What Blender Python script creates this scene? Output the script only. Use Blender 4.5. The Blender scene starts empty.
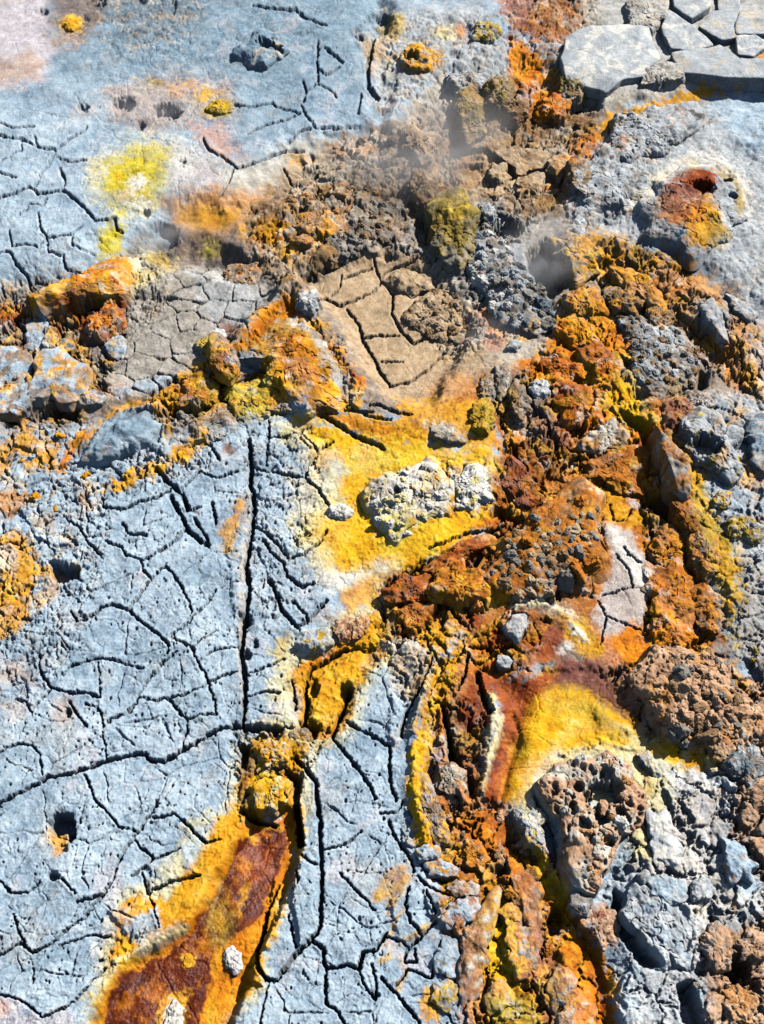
import bpy, math, random
import numpy as np

F = np.float32
rng = np.random.default_rng(11)
random.seed(5)
C = bpy.context.scene.collection

# ------------------------------------------------------------------ camera
CAMH, PITCH, VFOV = 2.2, math.radians(55), math.radians(50)
FPX = 512 / math.tan(VFOV / 2)
CP, SP = math.cos(PITCH), math.sin(PITCH)
U = 0.00245                                    # one unit of relief, in metres


def ray_to(px, py, z=0.0):
    """ground position on the level z that lies along the sight line of a map point"""
    px = np.asarray(px, float); py = np.asarray(py, float)
    xc = (px - 382) / FPX; yc = (512 - py) / FPX
    dy = CP + yc * SP; dz = -SP + yc * CP
    t = (z - CAMH) / dz
    return xc * t, dy * t


def to_map(x, y, z):
    d = np.maximum(y * CP + (CAMH - z) * SP, 0.25)
    up = y * SP - (CAMH - z) * CP
    return (382 + FPX * x / d).astype(F), (512 - FPX * up / d).astype(F)


# ------------------------------------------------------------------ noise
PERM = np.concatenate([rng.permutation(256)] * 3).astype(np.int32)
ANG = rng.random(256) * 2 * np.pi
GX2, GY2 = np.cos(ANG).astype(F), np.sin(ANG).astype(F)
G3 = rng.normal(size=(256, 3)); G3 /= np.linalg.norm(G3, axis=1)[:, None]; G3 = G3.astype(F)
RJ = rng.random((256, 6)).astype(F)


def fade(t):
    return t * t * t * (t * (t * 6 - 15) + 10)


def perlin2(x, y, seed=0):
    xi = np.floor(x).astype(np.int32); yi = np.floor(y).astype(np.int32)
    fx = (x - xi).astype(F); fy = (y - yi).astype(F)
    u = fade(fx); v = fade(fy)
    xa = (xi + seed * 17) & 255; xb = (xa + 1) & 255
    ya = (yi + seed * 31) & 255; yb = (ya + 1) & 255

    def g(a, b, dx, dy):
        h = PERM[PERM[a] + b]
        return GX2[h] * dx + GY2[h] * dy
    n0 = g(xa, ya, fx, fy); n1 = g(xb, ya, fx - 1, fy)
    m0 = g(xa, yb, fx, fy - 1); m1 = g(xb, yb, fx - 1, fy - 1)
    a = n0 + u * (n1 - n0); b = m0 + u * (m1 - m0)
    return (a + v * (b - a)) * F(1.45)


def fbm2(x, y, s, octv=4, seed=0, gain=0.5):
    out = 0; amp = 1.0; tot = 0
    for k in range(octv):
        out = out + F(amp) * perlin2(x / s, y / s, seed + k * 7)
        tot += amp; amp *= gain; s = s / 2.03
    return out / F(tot) * F(1.25)


def perlin3(p, seed=0):
    pi = np.floor(p).astype(np.int32); f = (p - pi).astype(F)
    w = fade(f); c = (pi + np.array([seed * 17, seed * 29, seed * 5])) & 255
    d = (c + 1) & 255
    out = 0
    for i in (0, 1):
        for j in (0, 1):
            for k in (0, 1):
                a = d[:, 0] if i else c[:, 0]; b = d[:, 1] if j else c[:, 1]; e = d[:, 2] if k else c[:, 2]
                g = G3[PERM[PERM[PERM[a] + b] + e]]
                off = f - np.array([i, j, k], F)
                wt = (w[:, 0] if i else 1 - w[:, 0]) * (w[:, 1] if j else 1 - w[:, 1]) * (w[:, 2] if k else 1 - w[:, 2])
                out = out + wt * (g * off).sum(1)
    return out * F(1.5)


def fbm3(p, s, octv=4, seed=0, gain=0.5):
    out = 0; amp = 1.0; tot = 0
    for k in range(octv):
        out = out + F(amp) * perlin3(p / s, seed + 3 * k)
        tot += amp; amp *= gain; s = s / 2.03
    return out / F(tot) * F(1.25)


def worley2(x, y, s, seed=0, jit=0.9):
    """F1, F2, three randoms of the nearest cell, offset to its centre (all in cell units)"""
    x = (x / s).astype(F); y = (y / s).astype(F)
    xi = np.floor(x).astype(np.int32); yi = np.floor(y).astype(np.int32)
    f1 = np.full(x.shape, 9, F); f2 = np.full(x.shape, 9, F)
    hid = np.zeros(x.shape, np.int32); ox = np.zeros(x.shape, F); oy = np.zeros(x.shape, F)
    for i in (-1, 0, 1):
        for j in (-1, 0, 1):
            h = PERM[PERM[(xi + i + seed * 13) & 255] + ((yi + j + seed * 37) & 255)]
            dx = xi + i + F(.5) + (RJ[h, 0] - F(.5)) * F(jit) - x
            dy = yi + j + F(.5) + (RJ[h, 1] - F(.5)) * F(jit) - y
            d = dx * dx + dy * dy
            m = d < f1
            f2 = np.where(m, f1, np.minimum(f2, d))
            f1 = np.where(m, d, f1); hid = np.where(m, h, hid)
            ox = np.where(m, dx, ox); oy = np.where(m, dy, oy)
    return np.sqrt(f1), np.sqrt(f2), RJ[hid, 2], RJ[hid, 3], RJ[hid, 4], ox, oy


def worley3(p, s, seed=0):
    p = p / s
    pi = np.floor(p).astype(np.int32)
    f1 = np.full(len(p), 9, F); f2 = f1.copy(); r = np.zeros(len(p), F)
    for i in (-1, 0, 1):
        for j in (-1, 0, 1):
            for k in (-1, 0, 1):
                h = PERM[PERM[PERM[(pi[:, 0] + i + seed * 13) & 255] + ((pi[:, 1] + j) & 255)] + ((pi[:, 2] + k) & 255)]
                q = pi + np.array([i, j, k]) + RJ[h, 0:3]
                d = ((q - p) ** 2).sum(1).astype(F)
                m = d < f1
                f2 = np.where(m, f1, np.minimum(f2, d)); f1 = np.where(m, d, f1); r = np.where(m, RJ[h, 4], r)
    return np.sqrt(f1), np.sqrt(f2), r


def sstep(a, b, x):
    t = np.clip((x - a) / (b - a), 0, 1)
    return (t * t * (3 - 2 * t)).astype(F)


# ------------------------------------------------------------------ the ground grid
# rows run away from the viewer, columns fan out with distance, so the mesh is finest where one stands
Q = 0.8
core_px = np.arange(-70, 834 + Q, Q)
ext = np.cumsum(np.concatenate([1.0 * 1.033 ** np.arange(105), 31 * 1.2 ** np.arange(22)]))
MX = np.concatenate([core_px[0] - ext[::-1], core_px, core_px[-1] + ext])
core_py = np.arange(1100, -110 - Q, -Q)
core_y = ray_to(np.full(core_py.shape, 382.0), core_py)[1]
ys = core_y[1] - core_y[0]; ye = core_y[-1] - core_y[-2]
near = core_y[0] - np.cumsum(np.concatenate([ys * 1.2 * 1.033 ** np.arange(105), ys * 36 * 1.2 ** np.arange(30)]))
far = core_y[-1] + np.cumsum(np.concatenate([ye * 1.03 ** np.arange(60), ye * 6 * 1.12 ** np.arange(60)]))
YR = np.concatenate([near[::-1][near[::-1] > -60], core_y, far[far < 90]])
NR, NC = len(YR), len(MX)
DEP = np.maximum(YR * CP + CAMH * SP, 1.55)
X = ((MX[None, :] - 382) / FPX * DEP[:, None]).astype(F)
Y = np.broadcast_to(YR[:, None], (NR, NC)).astype(F)
XU, YU = X / F(U), Y / F(U)
cw = np.gradient(MX)[None, :] / FPX * DEP[:, None] / U          # mesh spacing across and along, in units
rw = np.gradient(YR)[:, None] / U * np.ones((1, NC))
FADE = np.clip(4.5 / np.maximum(np.maximum(cw, rw), 1) , 0, 1).astype(F) ** 2   # fine relief only where the mesh carries it
FADE[FADE > .8] = 1
MYR = to_map(np.zeros(NR), YR, 0)[1]              # map row of each grid row (decreasing)


def reach(v, lo, hi):
    """the map is drawn for the middle of the spot; its deposits run on, ever broader, past the drawn part"""
    return np.where(v < lo, lo + (v - lo) * .28, np.where(v > hi, hi + (v - hi) * .28, v)).astype(F)


MXC = reach(MX, 0, 764); MYR = reach(MYR, 0, 1024)


class Shape:
    """an outline drawn on the ground map: polygon P, ellipse E or stroke S"""
    def __init__(self, kind, pts=None, w=0, e=None):
        self.kind = kind; self.w = w; self.e = e
        if kind == 'E':
            cx, cy, rx, ry = e[:4]; r = math.radians(e[4]) if len(e) > 4 else 0
            self.pts = [(cx + rx * math.cos(r), cy), (cx - rx, cy - ry), (cx + rx, cy + ry)]
            m = max(rx, ry); self.box = (cx - m, cy - m, cx + m, cy + m)
        else:
            self.pts = pts
            a = np.array(pts, float); h = w / 2
            self.box = (a[:, 0].min() - h, a[:, 1].min() - h, a[:, 0].max() + h, a[:, 1].max() + h)

    def sd(self, px, py):
        if self.kind == 'E':
            cx, cy, rx, ry = self.e[:4]; r = math.radians(self.e[4]) if len(self.e) > 4 else 0
            dx = px - F(cx); dy = py - F(cy)
            a = (dx * math.cos(r) + dy * math.sin(r)) / rx; b = (-dx * math.sin(r) + dy * math.cos(r)) / ry
            return ((1 - np.sqrt(a * a + b * b)) * min(rx, ry)).astype(F)
        d2 = np.full(px.shape, 1e9, F)
        n = len(self.pts); closed = self.kind == 'P'
        ins = np.zeros(px.shape, bool)
        for i in range(n if closed else n - 1):
            x0, y0 = self.pts[i]; x1, y1 = self.pts[(i + 1) % n]
            ex, ey = x1 - x0, y1 - y0
            L = ex * ex + ey * ey + 1e-9
            wx = px - F(x0); wy = py - F(y0)
            t = np.clip((wx * ex + wy * ey) / L, 0, 1)
            d2 = np.minimum(d2, ((wx - t * ex) ** 2 + (wy - t * ey) ** 2).astype(F))
            if closed and y0 != y1:
                c = ((y0 > py) != (y1 > py)) & (px < (x1 - x0) * (py - y0) / (y1 - y0) + x0)
                ins ^= c
        d = np.sqrt(d2)
        return np.where(ins, d, -d) if closed else F(self.w / 2) - d


def P(*pts): return Shape('P', list(zip(pts[0::2], pts[1::2])))
def E(*e): return Shape('E', e=e)
def S(w, *pts): return Shape('S', list(zip(pts[0::2], pts[1::2])), w)


def window(sh, pad):
    x0, y0, x1, y1 = sh.box
    pad = pad + 45
    c0 = np.searchsorted(MXC, x0 - pad); c1 = np.searchsorted(MXC, x1 + pad)
    r0 = np.searchsorted(-MYR, -(y1 + pad)); r1 = np.searchsorted(-MYR, -(y0 - pad))
    return slice(max(r0, 0), max(r1, 0)), slice(max(c0, 0), max(c1, 0))


print('grid', NR, NC)
# shared noises
N60 = fbm2(XU, YU, 70, 4, 1); N20a = fbm2(XU, YU, 22, 4, 2); N20b = fbm2(XU, YU, 22, 4, 3)
N7 = fbm2(XU, YU, 8, 3, 4) * FADE; N3 = fbm2(XU, YU, 3.4, 2, 5) * FADE

# ------------------------------------------------------------------ broad relief
HM = np.zeros((NR, NC), F)
PX, PY = to_map(X, Y, 0 * X); PX, PY = reach(PX, 0, 764), reach(PY, 0, 1024)


def rise(arr, sh, h, feather=20, amp=5, n=None):
    w = window(sh, feather + amp + 4)
    sd = sh.sd(PX[w], PY[w]) + F(amp) * (N20a[w] if n is None else n[w])
    arr[w] += F(h) * sstep(-feather, feather, sd)


MACRO = [
 # (shape, height in units, feather)
 (P(-80,-120, 330,-120, 385,60, 370,125, 290,150, 240,205, 150,215, 60,270, -80,290), 16, 14),
 (P(385,-120, 850,-120, 850,90, 700,90, 600,112, 520,60, 440,85, 390,125), 14, 12),
 (P(300,270, 385,248, 440,270, 470,330, 430,400, 390,395, 350,330), -15, 10),
 (P(430,150, 480,130, 570,135, 560,185, 480,190, 430,180), -8, 10),
 (S(26, -80,420, 60,392, 150,398, 200,385, 245,350), 10, 14),
 (S(20, 230,370, 262,325, 292,292, 300,300), 20, 14),
 (S(26, 292,298, 320,335, 350,385), 14, 14),
 (S(30, 300,395, 345,412, 400,420, 480,425), 6, 14),
 (P(560,215, 640,225, 700,262, 764,310, 850,330, 850,130, 640,110, 590,170), 12, 14),
 (S(30, 575,240, 640,262, 690,300, 745,360), 12, 12),
 (S(34, 565,300, 590,330, 610,380, 590,420), 10, 14),
 (P(640,400, 850,380, 850,720, 740,660, 720,600, 690,540, 660,470), 8, 12),
 (P(400,470, 500,450, 505,510, 440,550, 360,560), 6, 20),
 (P(405,600, 470,570, 520,535, 590,490, 608,540, 590,585, 520,605), 12, 14),
 (P(620,690, 660,655, 720,660, 764,690, 850,700, 850,880, 764,880, 720,770, 660,740), 8, 14),
 (S(70, 600,790, 600,850), 3, 22),
 (P(630,780, 740,780, 760,860, 720,1000, 690,1120, 600,1120, 625,900), 8, 14),
 (S(24, 480,655, 520,700, 505,760, 495,800, 530,870, 585,940, 610,1040), -9, 12),
 (S(16, 500,905, 500,960, 515,990), -6, 8),
 (P(110,1120, 90,1020, 130,960, 190,925, 225,860, 250,812, 296,800, 300,850, 285,900, 258,955, 240,1000, 205,1120), -15, 6),
 (P(285,690, 310,665, 380,625, 380,650, 355,690, 335,738, 305,735), -6, 8),
 (P(80,440, 110,418, 150,405, 170,430, 140,447, 90,465), 7, 8),
 (S(18, 410,640, 425,690, 412,790, 430,850), 5, 8),
 (P(430,55, 520,60, 560,120, 520,140, 440,150, 400,180, 340,210, 330,170, 400,120), 4, 14),
 (S(20, 160,250, 215,262, 250,270), -12, 10),
 (P(225,215, 280,205, 340,190, 370,210, 330,260, 280,280, 240,262), 8, 12),
 (P(20,300, 95,268, 135,262, 130,300, 50,318), 9, 8),
]
for sh, h, fe in MACRO:
    rise(HM, sh, h, fe, 5)

HM += N60 * F(5)
HM[:] = np.where(DEP[:, None] > 1.6, HM, HM)
# far beyond the spot the ground rolls gently
HM += (fbm2(X, Y, 9.0, 3, 9) * F(0.25 / U) * sstep(4.0, 14.0, np.hypot(X, Y - 2.2))).astype(F)
PX, PY = to_map(X, Y, HM * F(U)); PX, PY = reach(PX, 0, 764), reach(PY, 0, 1024)
# ------------------------------------------------------------------ mineral colours
def lin(c):
    c = np.asarray(c, float) / 255
    return np.where(c < 0.04045, c / 12.92, ((c + 0.055) / 1.055) ** 2.4)


KA = 0.92
PAL = {
 'clay': [(112,136,156),(152,175,194),(182,202,216),(208,219,227)],
 'claydeep': [(84,112,134),(112,140,160),(134,160,178),(160,180,192)],
 'claygrey': [(128,136,142),(158,166,172),(182,188,192),(204,206,206)],
 'slate': [(66,78,88),(92,106,116),(118,132,140),(140,150,156)],
 'white': [(190,188,180),(216,214,206),(232,230,222),(240,238,232)],
 'pinkwhite': [(168,160,164),(190,184,190),(206,202,208),(216,214,220)],
 'pinktan': [(160,132,116),(184,158,142),(200,178,164),(208,194,184)],
 'pinkgrey': [(160,146,140),(188,176,168),(200,190,184),(206,198,196)],
 'tan': [(142,114,84),(174,148,116),(192,168,136),(204,184,156)],
 'tanpink': [(150,112,84),(184,144,112),(204,166,134),(212,190,168)],
 'paletan': [(158,146,128),(184,176,160),(200,194,182),(212,208,198)],
 'greytan': [(124,116,106),(150,144,134),(170,164,156),(186,182,176)],
 'greyrock': [(88,84,78),(124,118,110),(152,146,136),(180,174,164)],
 'brownrock': [(84,62,42),(128,100,70),(156,128,94),(180,156,124)],
 'taupe': [(84,70,62),(114,96,84),(140,120,106),(164,146,132)],
 'brown': [(70,42,22),(110,68,36),(138,90,50),(160,118,74)],
 'brownochre': [(108,58,14),(166,96,24),(194,122,38),(206,158,92)],
 'ochre': [(144,90,12),(200,138,18),(220,162,36),(226,184,90)],
 'ochreyellow': [(184,112,8),(218,150,14),(230,174,40),(234,200,104)],
 'yellow': [(216,138,2),(236,170,6),(242,194,30),(244,214,90)],
 'lemon': [(164,144,18),(196,178,34),(216,200,64),(222,214,130)],
 'paleyellow': [(208,188,96),(226,210,140),(234,224,180),(238,232,208)],
 'mustard': [(120,98,26),(168,138,40),(196,166,60),(212,190,110)],
 'olive': [(86,72,24),(126,108,40),(156,138,62),(182,168,110)],
 'orange': [(140,70,6),(198,108,8),(222,138,14),(230,164,44)],
 'orangetan': [(146,92,46),(186,130,72),(204,152,98),(214,176,132)],
 'orangepink': [(168,92,52),(204,128,84),(216,152,112),(222,180,150)],
 'rust': [(100,44,10),(150,74,18),(178,96,28),(196,122,52)],
 'rustdark': [(46,13,3),(84,30,4),(112,44,6),(156,82,14)],
 'rustred': [(88,28,6),(130,50,8),(162,74,12),(198,114,26)],
 'purplebrown': [(82,44,40),(114,68,58),(140,92,78),(168,122,96)],
 'redbrown': [(96,50,38),(136,84,66),(160,106,86),(178,134,112)],
 'darkcrust': [(46,40,38),(76,70,66),(108,102,96),(140,134,126)],  # dark rock tone, also painted into the steam vent as shade
}
ROCKS = ('brownrock', 'greyrock', 'brownochre', 'orange', 'rust', 'orangetan', 'ochre', 'tan', 'tanpink', 'paletan', 'claygrey', 'mustard', 'greytan')
PALL = {k: np.clip(lin(v) * KA * (1.1 if k in ROCKS else 1), 0, .9).astype(F) for k, v in PAL.items()}


def ramp(name, n):
    r = PALL[name]
    t = np.clip(n, 0, 1) * 2.999
    i = t.astype(np.int32); f = (t - i).astype(F)[..., None]
    return r[i] * (1 - f) + r[i + 1] * f


NV = (0.5 + 0.42 * N20b + 0.30 * N7 + 0.22 * N3).astype(F)
NV2 = (0.5 + 0.5 * fbm2(XU, YU, 30, 5, 21, 0.6)).astype(F)
EDGE = (0.55 * N20a + 0.55 * N7 + 0.3 * N3).astype(F)
COL = ramp('clay', NV * 0.75 + 0.14 + 0.28 * N60)
WET = np.zeros((NR, NC), F)
# beyond the spot: the same field goes on, with stains
far_m = sstep(0.05, 0.35, fbm2(X, Y, 1.1, 4, 33)) * sstep(0, 25, np.maximum(np.abs(PX - 382) - 400, np.abs(PY - 512) - 540))
COL += (ramp('ochre', NV2) - COL) * far_m[..., None]
far_m = sstep(0.1, 0.4, fbm2(X, Y, 0.9, 4, 35)) * sstep(0, 25, np.maximum(np.abs(PX - 382) - 400, np.abs(PY - 512) - 540))
COL += (ramp('brownrock', NV2) - COL) * far_m[..., None]


def paint(pal, sh, f=5, a=6, op=1.0, mott=None, n=None):
    w = window(sh, f + 2.2 * a + 6)
    if w[0].stop <= w[0].start or w[1].stop <= w[1].start:
        return
    sd = sh.sd(PX[w], PY[w]) + F(a + 1.5) * EDGE[w] * F(2.1)
    al = sstep(-f, f, sd) * F(op)
    if mott is not None:
        al = al * sstep(mott - 0.12, mott + 0.12, NV2[w])
    COL[w] += (ramp(pal, NV[w] if n is None else n[w]) - COL[w]) * al[..., None]


def wet(sh, v, f=6):
    w = window(sh, f)
    WET[w] = np.maximum(WET[w], v * sstep(-f, f, sh.sd(PX[w], PY[w])))


# --- what lies under the deposits on the broken right side
paint('brownrock', P(150,250, 300,170, 400,120, 560,60, 620,110, 640,240, 764,290, 780,420, 700,440, 720,560, 740,690, 850,700, 850,900, 740,860, 640,740, 480,640, 480,560, 500,440, 400,420, 300,400, 240,420, 100,420, -80,430, -80,300, 100,270), 14, 10, .8)
paint('brownochre', P(395,395, 520,360, 640,320, 690,420, 700,560, 720,690, 640,700, 600,660, 560,600, 500,660, 480,760, 560,860, 640,1120, 480,1120, 440,900, 430,720, 385,640, 380,580, 480,540, 500,440), 12, 10, .9)
# --- top left
paint('claydeep', P(-80,-120, 400,-120, 385,90, 300,130, 200,120, 100,90, -80,130), 40, 12, .45)
paint('claydeep', P(60,-120, 400,-120, 380,20, 330,60, 220,80, 110,75, 60,60), 26, 10, .65)
paint('claydeep', E(285,85,60,40), 22, 8, .55)
paint('slate', P(100,-120, 210,-120, 200,20, 160,42, 115,40), 14, 8, .6)
paint('pinkwhite', P(-80,-120, 45,-120, 50,20, 56,48, 44,78, 20,88, -80,100), 7, 4)
paint('pinktan', P(-80,66, 12,58, 30,50, 46,64, 34,80, -80,92), 6, 4, .9)
paint('pinktan', P(-80,-120, 20,-120, 16,0, -80,10), 6, 4, .7)
paint('taupe', P(46,-120, 120,-120, 104,18, 84,42, 60,46, 50,20), 10, 6, .85)
paint('pinktan', E(66,38,14,8), 8, 4, .8)
paint('yellow', E(72,24,10,8), 4, 3); paint('orange', E(70,27,5,4), 3, 2, .5)
paint('pinktan', P(100,92, 130,82, 180,72, 230,84, 236,112, 214,122, 190,126, 150,132, 115,122), 10, 6, .7)
paint('pinktan', E(85,110,10,6), 6, 3, .6)
paint('yellow', E(205,94,12,8), 4, 4, .9); paint('mustard', E(218,108,14,8), 4, 4)
paint('mustard', E(150,82,8,4), 4, 3, .7); paint('orangetan', E(178,91,9,7), 4, 3, .9); paint('ochre', E(190,86,5,5), 3, 3, .8)
paint('paleyellow', P(88,160, 140,135, 178,142, 182,180, 160,212, 120,222, 92,200), 10, 6, .7)
paint('lemon', P(104,166, 140,146, 168,148, 170,176, 155,208, 122,214, 104,196), 6, 6)
paint('yellow', E(118,176,5,4), 3, 3, .7); paint('yellow', E(122,196,9,5), 3, 3, .6)
paint('white', E(135,184,9,8), 4, 4, .9); paint('white', E(142,204,12,7), 4, 3, .8)
paint('lemon', P(96,242, 110,220, 122,228, 124,248, 112,258, 98,256), 5, 4)
# --- centre left apron
paint('paletan', P(180,150, 240,165, 300,140, 350,140, 300,200, 240,205, 170,200), 14, 6, .9)
paint('pinkwhite', E(195,180,26,22), 12, 5, .7)
paint('orangepink', P(190,122, 225,128, 248,155, 225,160, 200,142), 9, 5, .6)
paint('white', E(184,162,12,20), 9, 4, .8)
paint('orangetan', P(160,196, 190,190, 250,190, 300,192, 330,205, 300,220, 250,225, 210,238, 172,226), 9, 5, .95)
paint('ochre', P(180,208, 205,205, 240,212, 225,228, 195,232, 175,222), 8, 4, .85)
# --- central broken slope
paint('brownrock', P(245,210, 300,165, 330,140, 370,128, 400,118, 430,90, 470,70, 540,50, 600,80, 600,130, 580,200, 520,250, 440,285, 385,252, 330,272, 290,292, 245,262), 7, 8)
paint('tan', P(290,160, 330,145, 345,165, 320,185, 280,200), 8, 6, .8)
paint('orangetan', P(300,200, 350,175, 420,165, 440,190, 400,220, 330,240), 10, 10, .7, .5)
paint('orange', P(250,232, 300,205, 318,215, 290,240, 262,250), 5, 6, .8, .42)
paint('ochre', P(236,225, 270,212, 330,205, 345,235, 300,262, 260,250), 6, 6, .85, .5)
paint('rust', E(340,152,12,9), 5, 4, .8)
paint('ochre', E(298,158,8,7), 4, 3, .8)
paint('claygrey', P(385,60, 430,30, 500,30, 518,68, 490,85, 470,82, 440,72, 410,95, 385,115, 365,105), 7, 5, .95)
paint('claygrey', P(380,10, 480,0, 490,30, 440,40, 390,60), 10, 5, .9)
paint('paletan', P(362,30, 385,28, 400,60, 395,80, 372,70), 8, 4, .7)
paint('ochre', E(420,57,20,12), 5, 5, .9); paint('orange', E(412,66,10,6), 4, 3, .8); paint('mustard', E(487,30,10,7), 4, 3)
paint('paleyellow', E(445,32,12,7), 6, 3, .8); paint('orange', E(462,30,6,7), 3, 3, .7)
paint('mustard', E(393,25,12,14), 4, 4, .8)
paint('tan', P(362,40, 388,35, 386,60, 366,66), 5, 4, .9)
paint('paletan', P(405,110, 440,72, 480,80, 500,75, 470,95, 430,120, 410,150), 7, 6, .8)
paint('olive', P(455,100, 478,98, 482,130, 470,142, 455,130), 5, 4, .9); paint('lemon', E(465,115,6,10), 4, 3, .5)
paint('olive', E(498,95,16,16), 5, 4, .6)
paint('rust', P(498,-120, 575,-120, 580,10, 600,20, 585,42, 535,44, 515,30, 500,10), 8, 8, .8)
paint('brownrock', P(530,-120, 600,-120, 600,30, 560,40, 535,15), 10, 10, .6)
paint('brownochre', E(560,20,30,22), 8, 8, .6)
paint('orange', P(510,40, 535,45, 552,80, 564,108, 556,122, 530,115, 515,85, 508,60), 5, 5)
paint('pinkwhite', E(524,98,8,10), 5, 4, .8)
paint('mustard', P(600,-10, 625,-10, 625,20, 610,26, 600,14), 5, 3, .9)
paint('olive', P(555,72, 585,70, 578,95, 560,100), 5, 4, .7)
paint('tan', P(420,150, 480,132, 560,140, 568,168, 545,190, 480,182, 430,176), 6, 6)
paint('orangetan', P(400,145, 440,140, 470,160, 440,178, 400,172), 9, 6, .6)
paint('tan', P(380,160, 440,100, 520,120, 570,150, 560,190, 480,200, 440,195, 400,215, 330,190, 340,160), 12, 10, .55)
paint('paletan', P(300,150, 380,140, 400,165, 340,185, 300,190), 10, 8, .5)
# --- upper right
paint('claygrey', P(565,180, 600,120, 650,100, 720,90, 850,80, 850,330, 770,330, 700,250, 640,235, 570,240), 7, 6)
paint('clay', P(700,90, 850,85, 850,180, 760,160, 720,120), 12, 6)
paint('paletan', P(598,-120, 850,-120, 850,90, 700,92, 600,110, 570,110), 6, 4)
paint('claygrey', P(598,-120, 850,-120, 850,90, 700,90, 600,90), 12, 4, .6)
paint('orangetan', E(760,58,30,10), 7, 3)
paint('orange', P(545,190, 560,160, 590,130, 610,115, 600,145, 580,170, 560,195), 5, 5)
paint('ochre', P(590,128, 615,112, 660,100, 710,86, 740,88, 700,100, 650,110, 610,135), 4, 5)
paint('orange', E(622,145,6,8), 4, 3, .7)
paint('white', S(16, 636,205, 658,178, 690,160, 718,162, 738,180, 748,208), 6, 5, .95)
paint('paleyellow', S(8, 640,200, 655,182, 672,172), 5, 3, .7)
paint('redbrown', P(655,205, 672,180, 700,172, 716,185, 705,215, 700,240, 665,235, 655,220), 5, 5)
paint('rustred', E(698,186,16,9,-20), 4, 4, .95)
paint('ochre', P(682,238, 708,200, 712,215, 722,235, 705,252, 685,256), 6, 5)
paint('mustard', E(727,178,9,12), 4, 3); paint('mustard', E(738,205,5,10), 4, 3, .8)
paint('mustard', E(690,163,9,4), 4, 2, .7)
paint('claygrey', E(722,205,10,14), 5, 4)
# --- right ridge of ochre plates
paint('ochre', P(545,240, 600,232, 640,246, 664,258, 640,275, 600,275, 560,265), 6, 6)
paint('olive', E(640,262,16,8), 5, 4, .7)
paint('orangetan', P(590,265, 640,262, 680,262, 720,285, 764,330, 850,390, 764,400, 735,390, 715,350, 690,340, 655,315, 620,292), 6, 6)
paint('orange', P(640,268, 690,275, 685,300, 655,300), 7, 6, .5)
paint('orange', P(715,340, 745,350, 755,380, 735,385, 718,362), 6, 6, .45)
paint('claygrey', P(684,290, 700,296, 730,310, 732,330, 722,345, 705,325), 4, 3, .95)
paint('claygrey', P(722,290, 760,318, 757,326, 735,315, 722,303), 4, 3, .95)
paint('pinkgrey', P(745,330, 850,330, 850,420, 764,395, 748,370), 8, 5, .9)
paint('greyrock', P(605,310, 650,308, 690,335, 712,362, 700,390, 660,398, 640,380, 630,345), 6, 6)
paint('claygrey', P(640,330, 665,330, 680,360, 670,390, 640,385, 632,365), 8, 6, .6)
paint('darkcrust', P(515,245, 545,232, 562,262, 575,290, 555,304, 525,288), 6, 4, .8)  # shade of the vent hollow, painted dark into the ground colour
paint('taupe', P(165,225, 215,232, 255,255, 258,280, 210,268, 170,258), 8, 5, .75)
paint('greytan', P(125,240, 160,225, 175,260, 150,290, 125,280), 8, 5, .8)
# --- tan mud flat & grey knobs
paint('greyrock', P(330,210, 400,190, 440,220, 430,255, 385,255, 350,245), 6, 6, .8)
paint('greytan', P(400,215, 470,210, 570,220, 575,330, 540,345, 480,335, 440,300, 410,290), 8, 6)
paint('claygrey', P(470,205, 500,200, 530,260, 560,320, 550,335, 500,300, 480,250), 7, 6, .8)
paint('tan', P(304,290, 330,270, 385,248, 430,262, 425,300, 440,350, 440,420, 385,398, 360,362, 340,322), 5, 4)
paint('tan', P(425,352, 470,345, 500,335, 555,340, 540,365, 480,372, 440,405, 420,395), 6, 4)
paint('paletan', P(480,345, 520,335, 552,340, 535,362, 490,362), 8, 3, .8)
paint('orangetan', P(425,390, 445,375, 475,372, 480,392, 440,400), 5, 4, .8)
paint('orangepink', P(480,305, 500,310, 506,345, 488,352, 478,330), 7, 4, .95); paint('orange', E(488,316,10,6), 5, 4, .6)
paint('white', E(476,335,8,10), 6, 4, .7); paint('orangepink', E(460,315,7,9), 5, 4, .6)
paint('olive', E(452,230,30,24), 7, 5, .8)
# --- grey polygon mud
paint('brownrock', P(0,330, 100,300, 120,330, 110,400, 30,415, -80,415), 10, 8, .4)
paint('greytan', P(104,330, 130,300, 165,272, 205,258, 275,285, 290,300, 250,338, 215,365, 180,375, 150,400, 104,396), 7, 5)
paint('claygrey', P(190,270, 250,280, 265,300, 245,330, 215,335, 200,300), 10, 5, .6)
paint('greyrock', P(120,270, 160,255, 160,300, 140,330, 120,330), 8, 6, .5)
paint('paleyellow', P(126,262, 150,250, 160,275, 138,295, 128,285), 7, 4, .7)
paint('mustard', E(163,262,12,9), 5, 4, .7)
paint('white', E(216,272,8,10), 5, 4, .5); paint('lemon', E(210,245,9,7), 4, 3, .6)
paint('orangetan', E(122,390,14,6), 5, 3, .8); paint('clay', P(112,388, 170,375, 178,365, 168,385, 118,398), 3, 3, .8)
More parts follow.
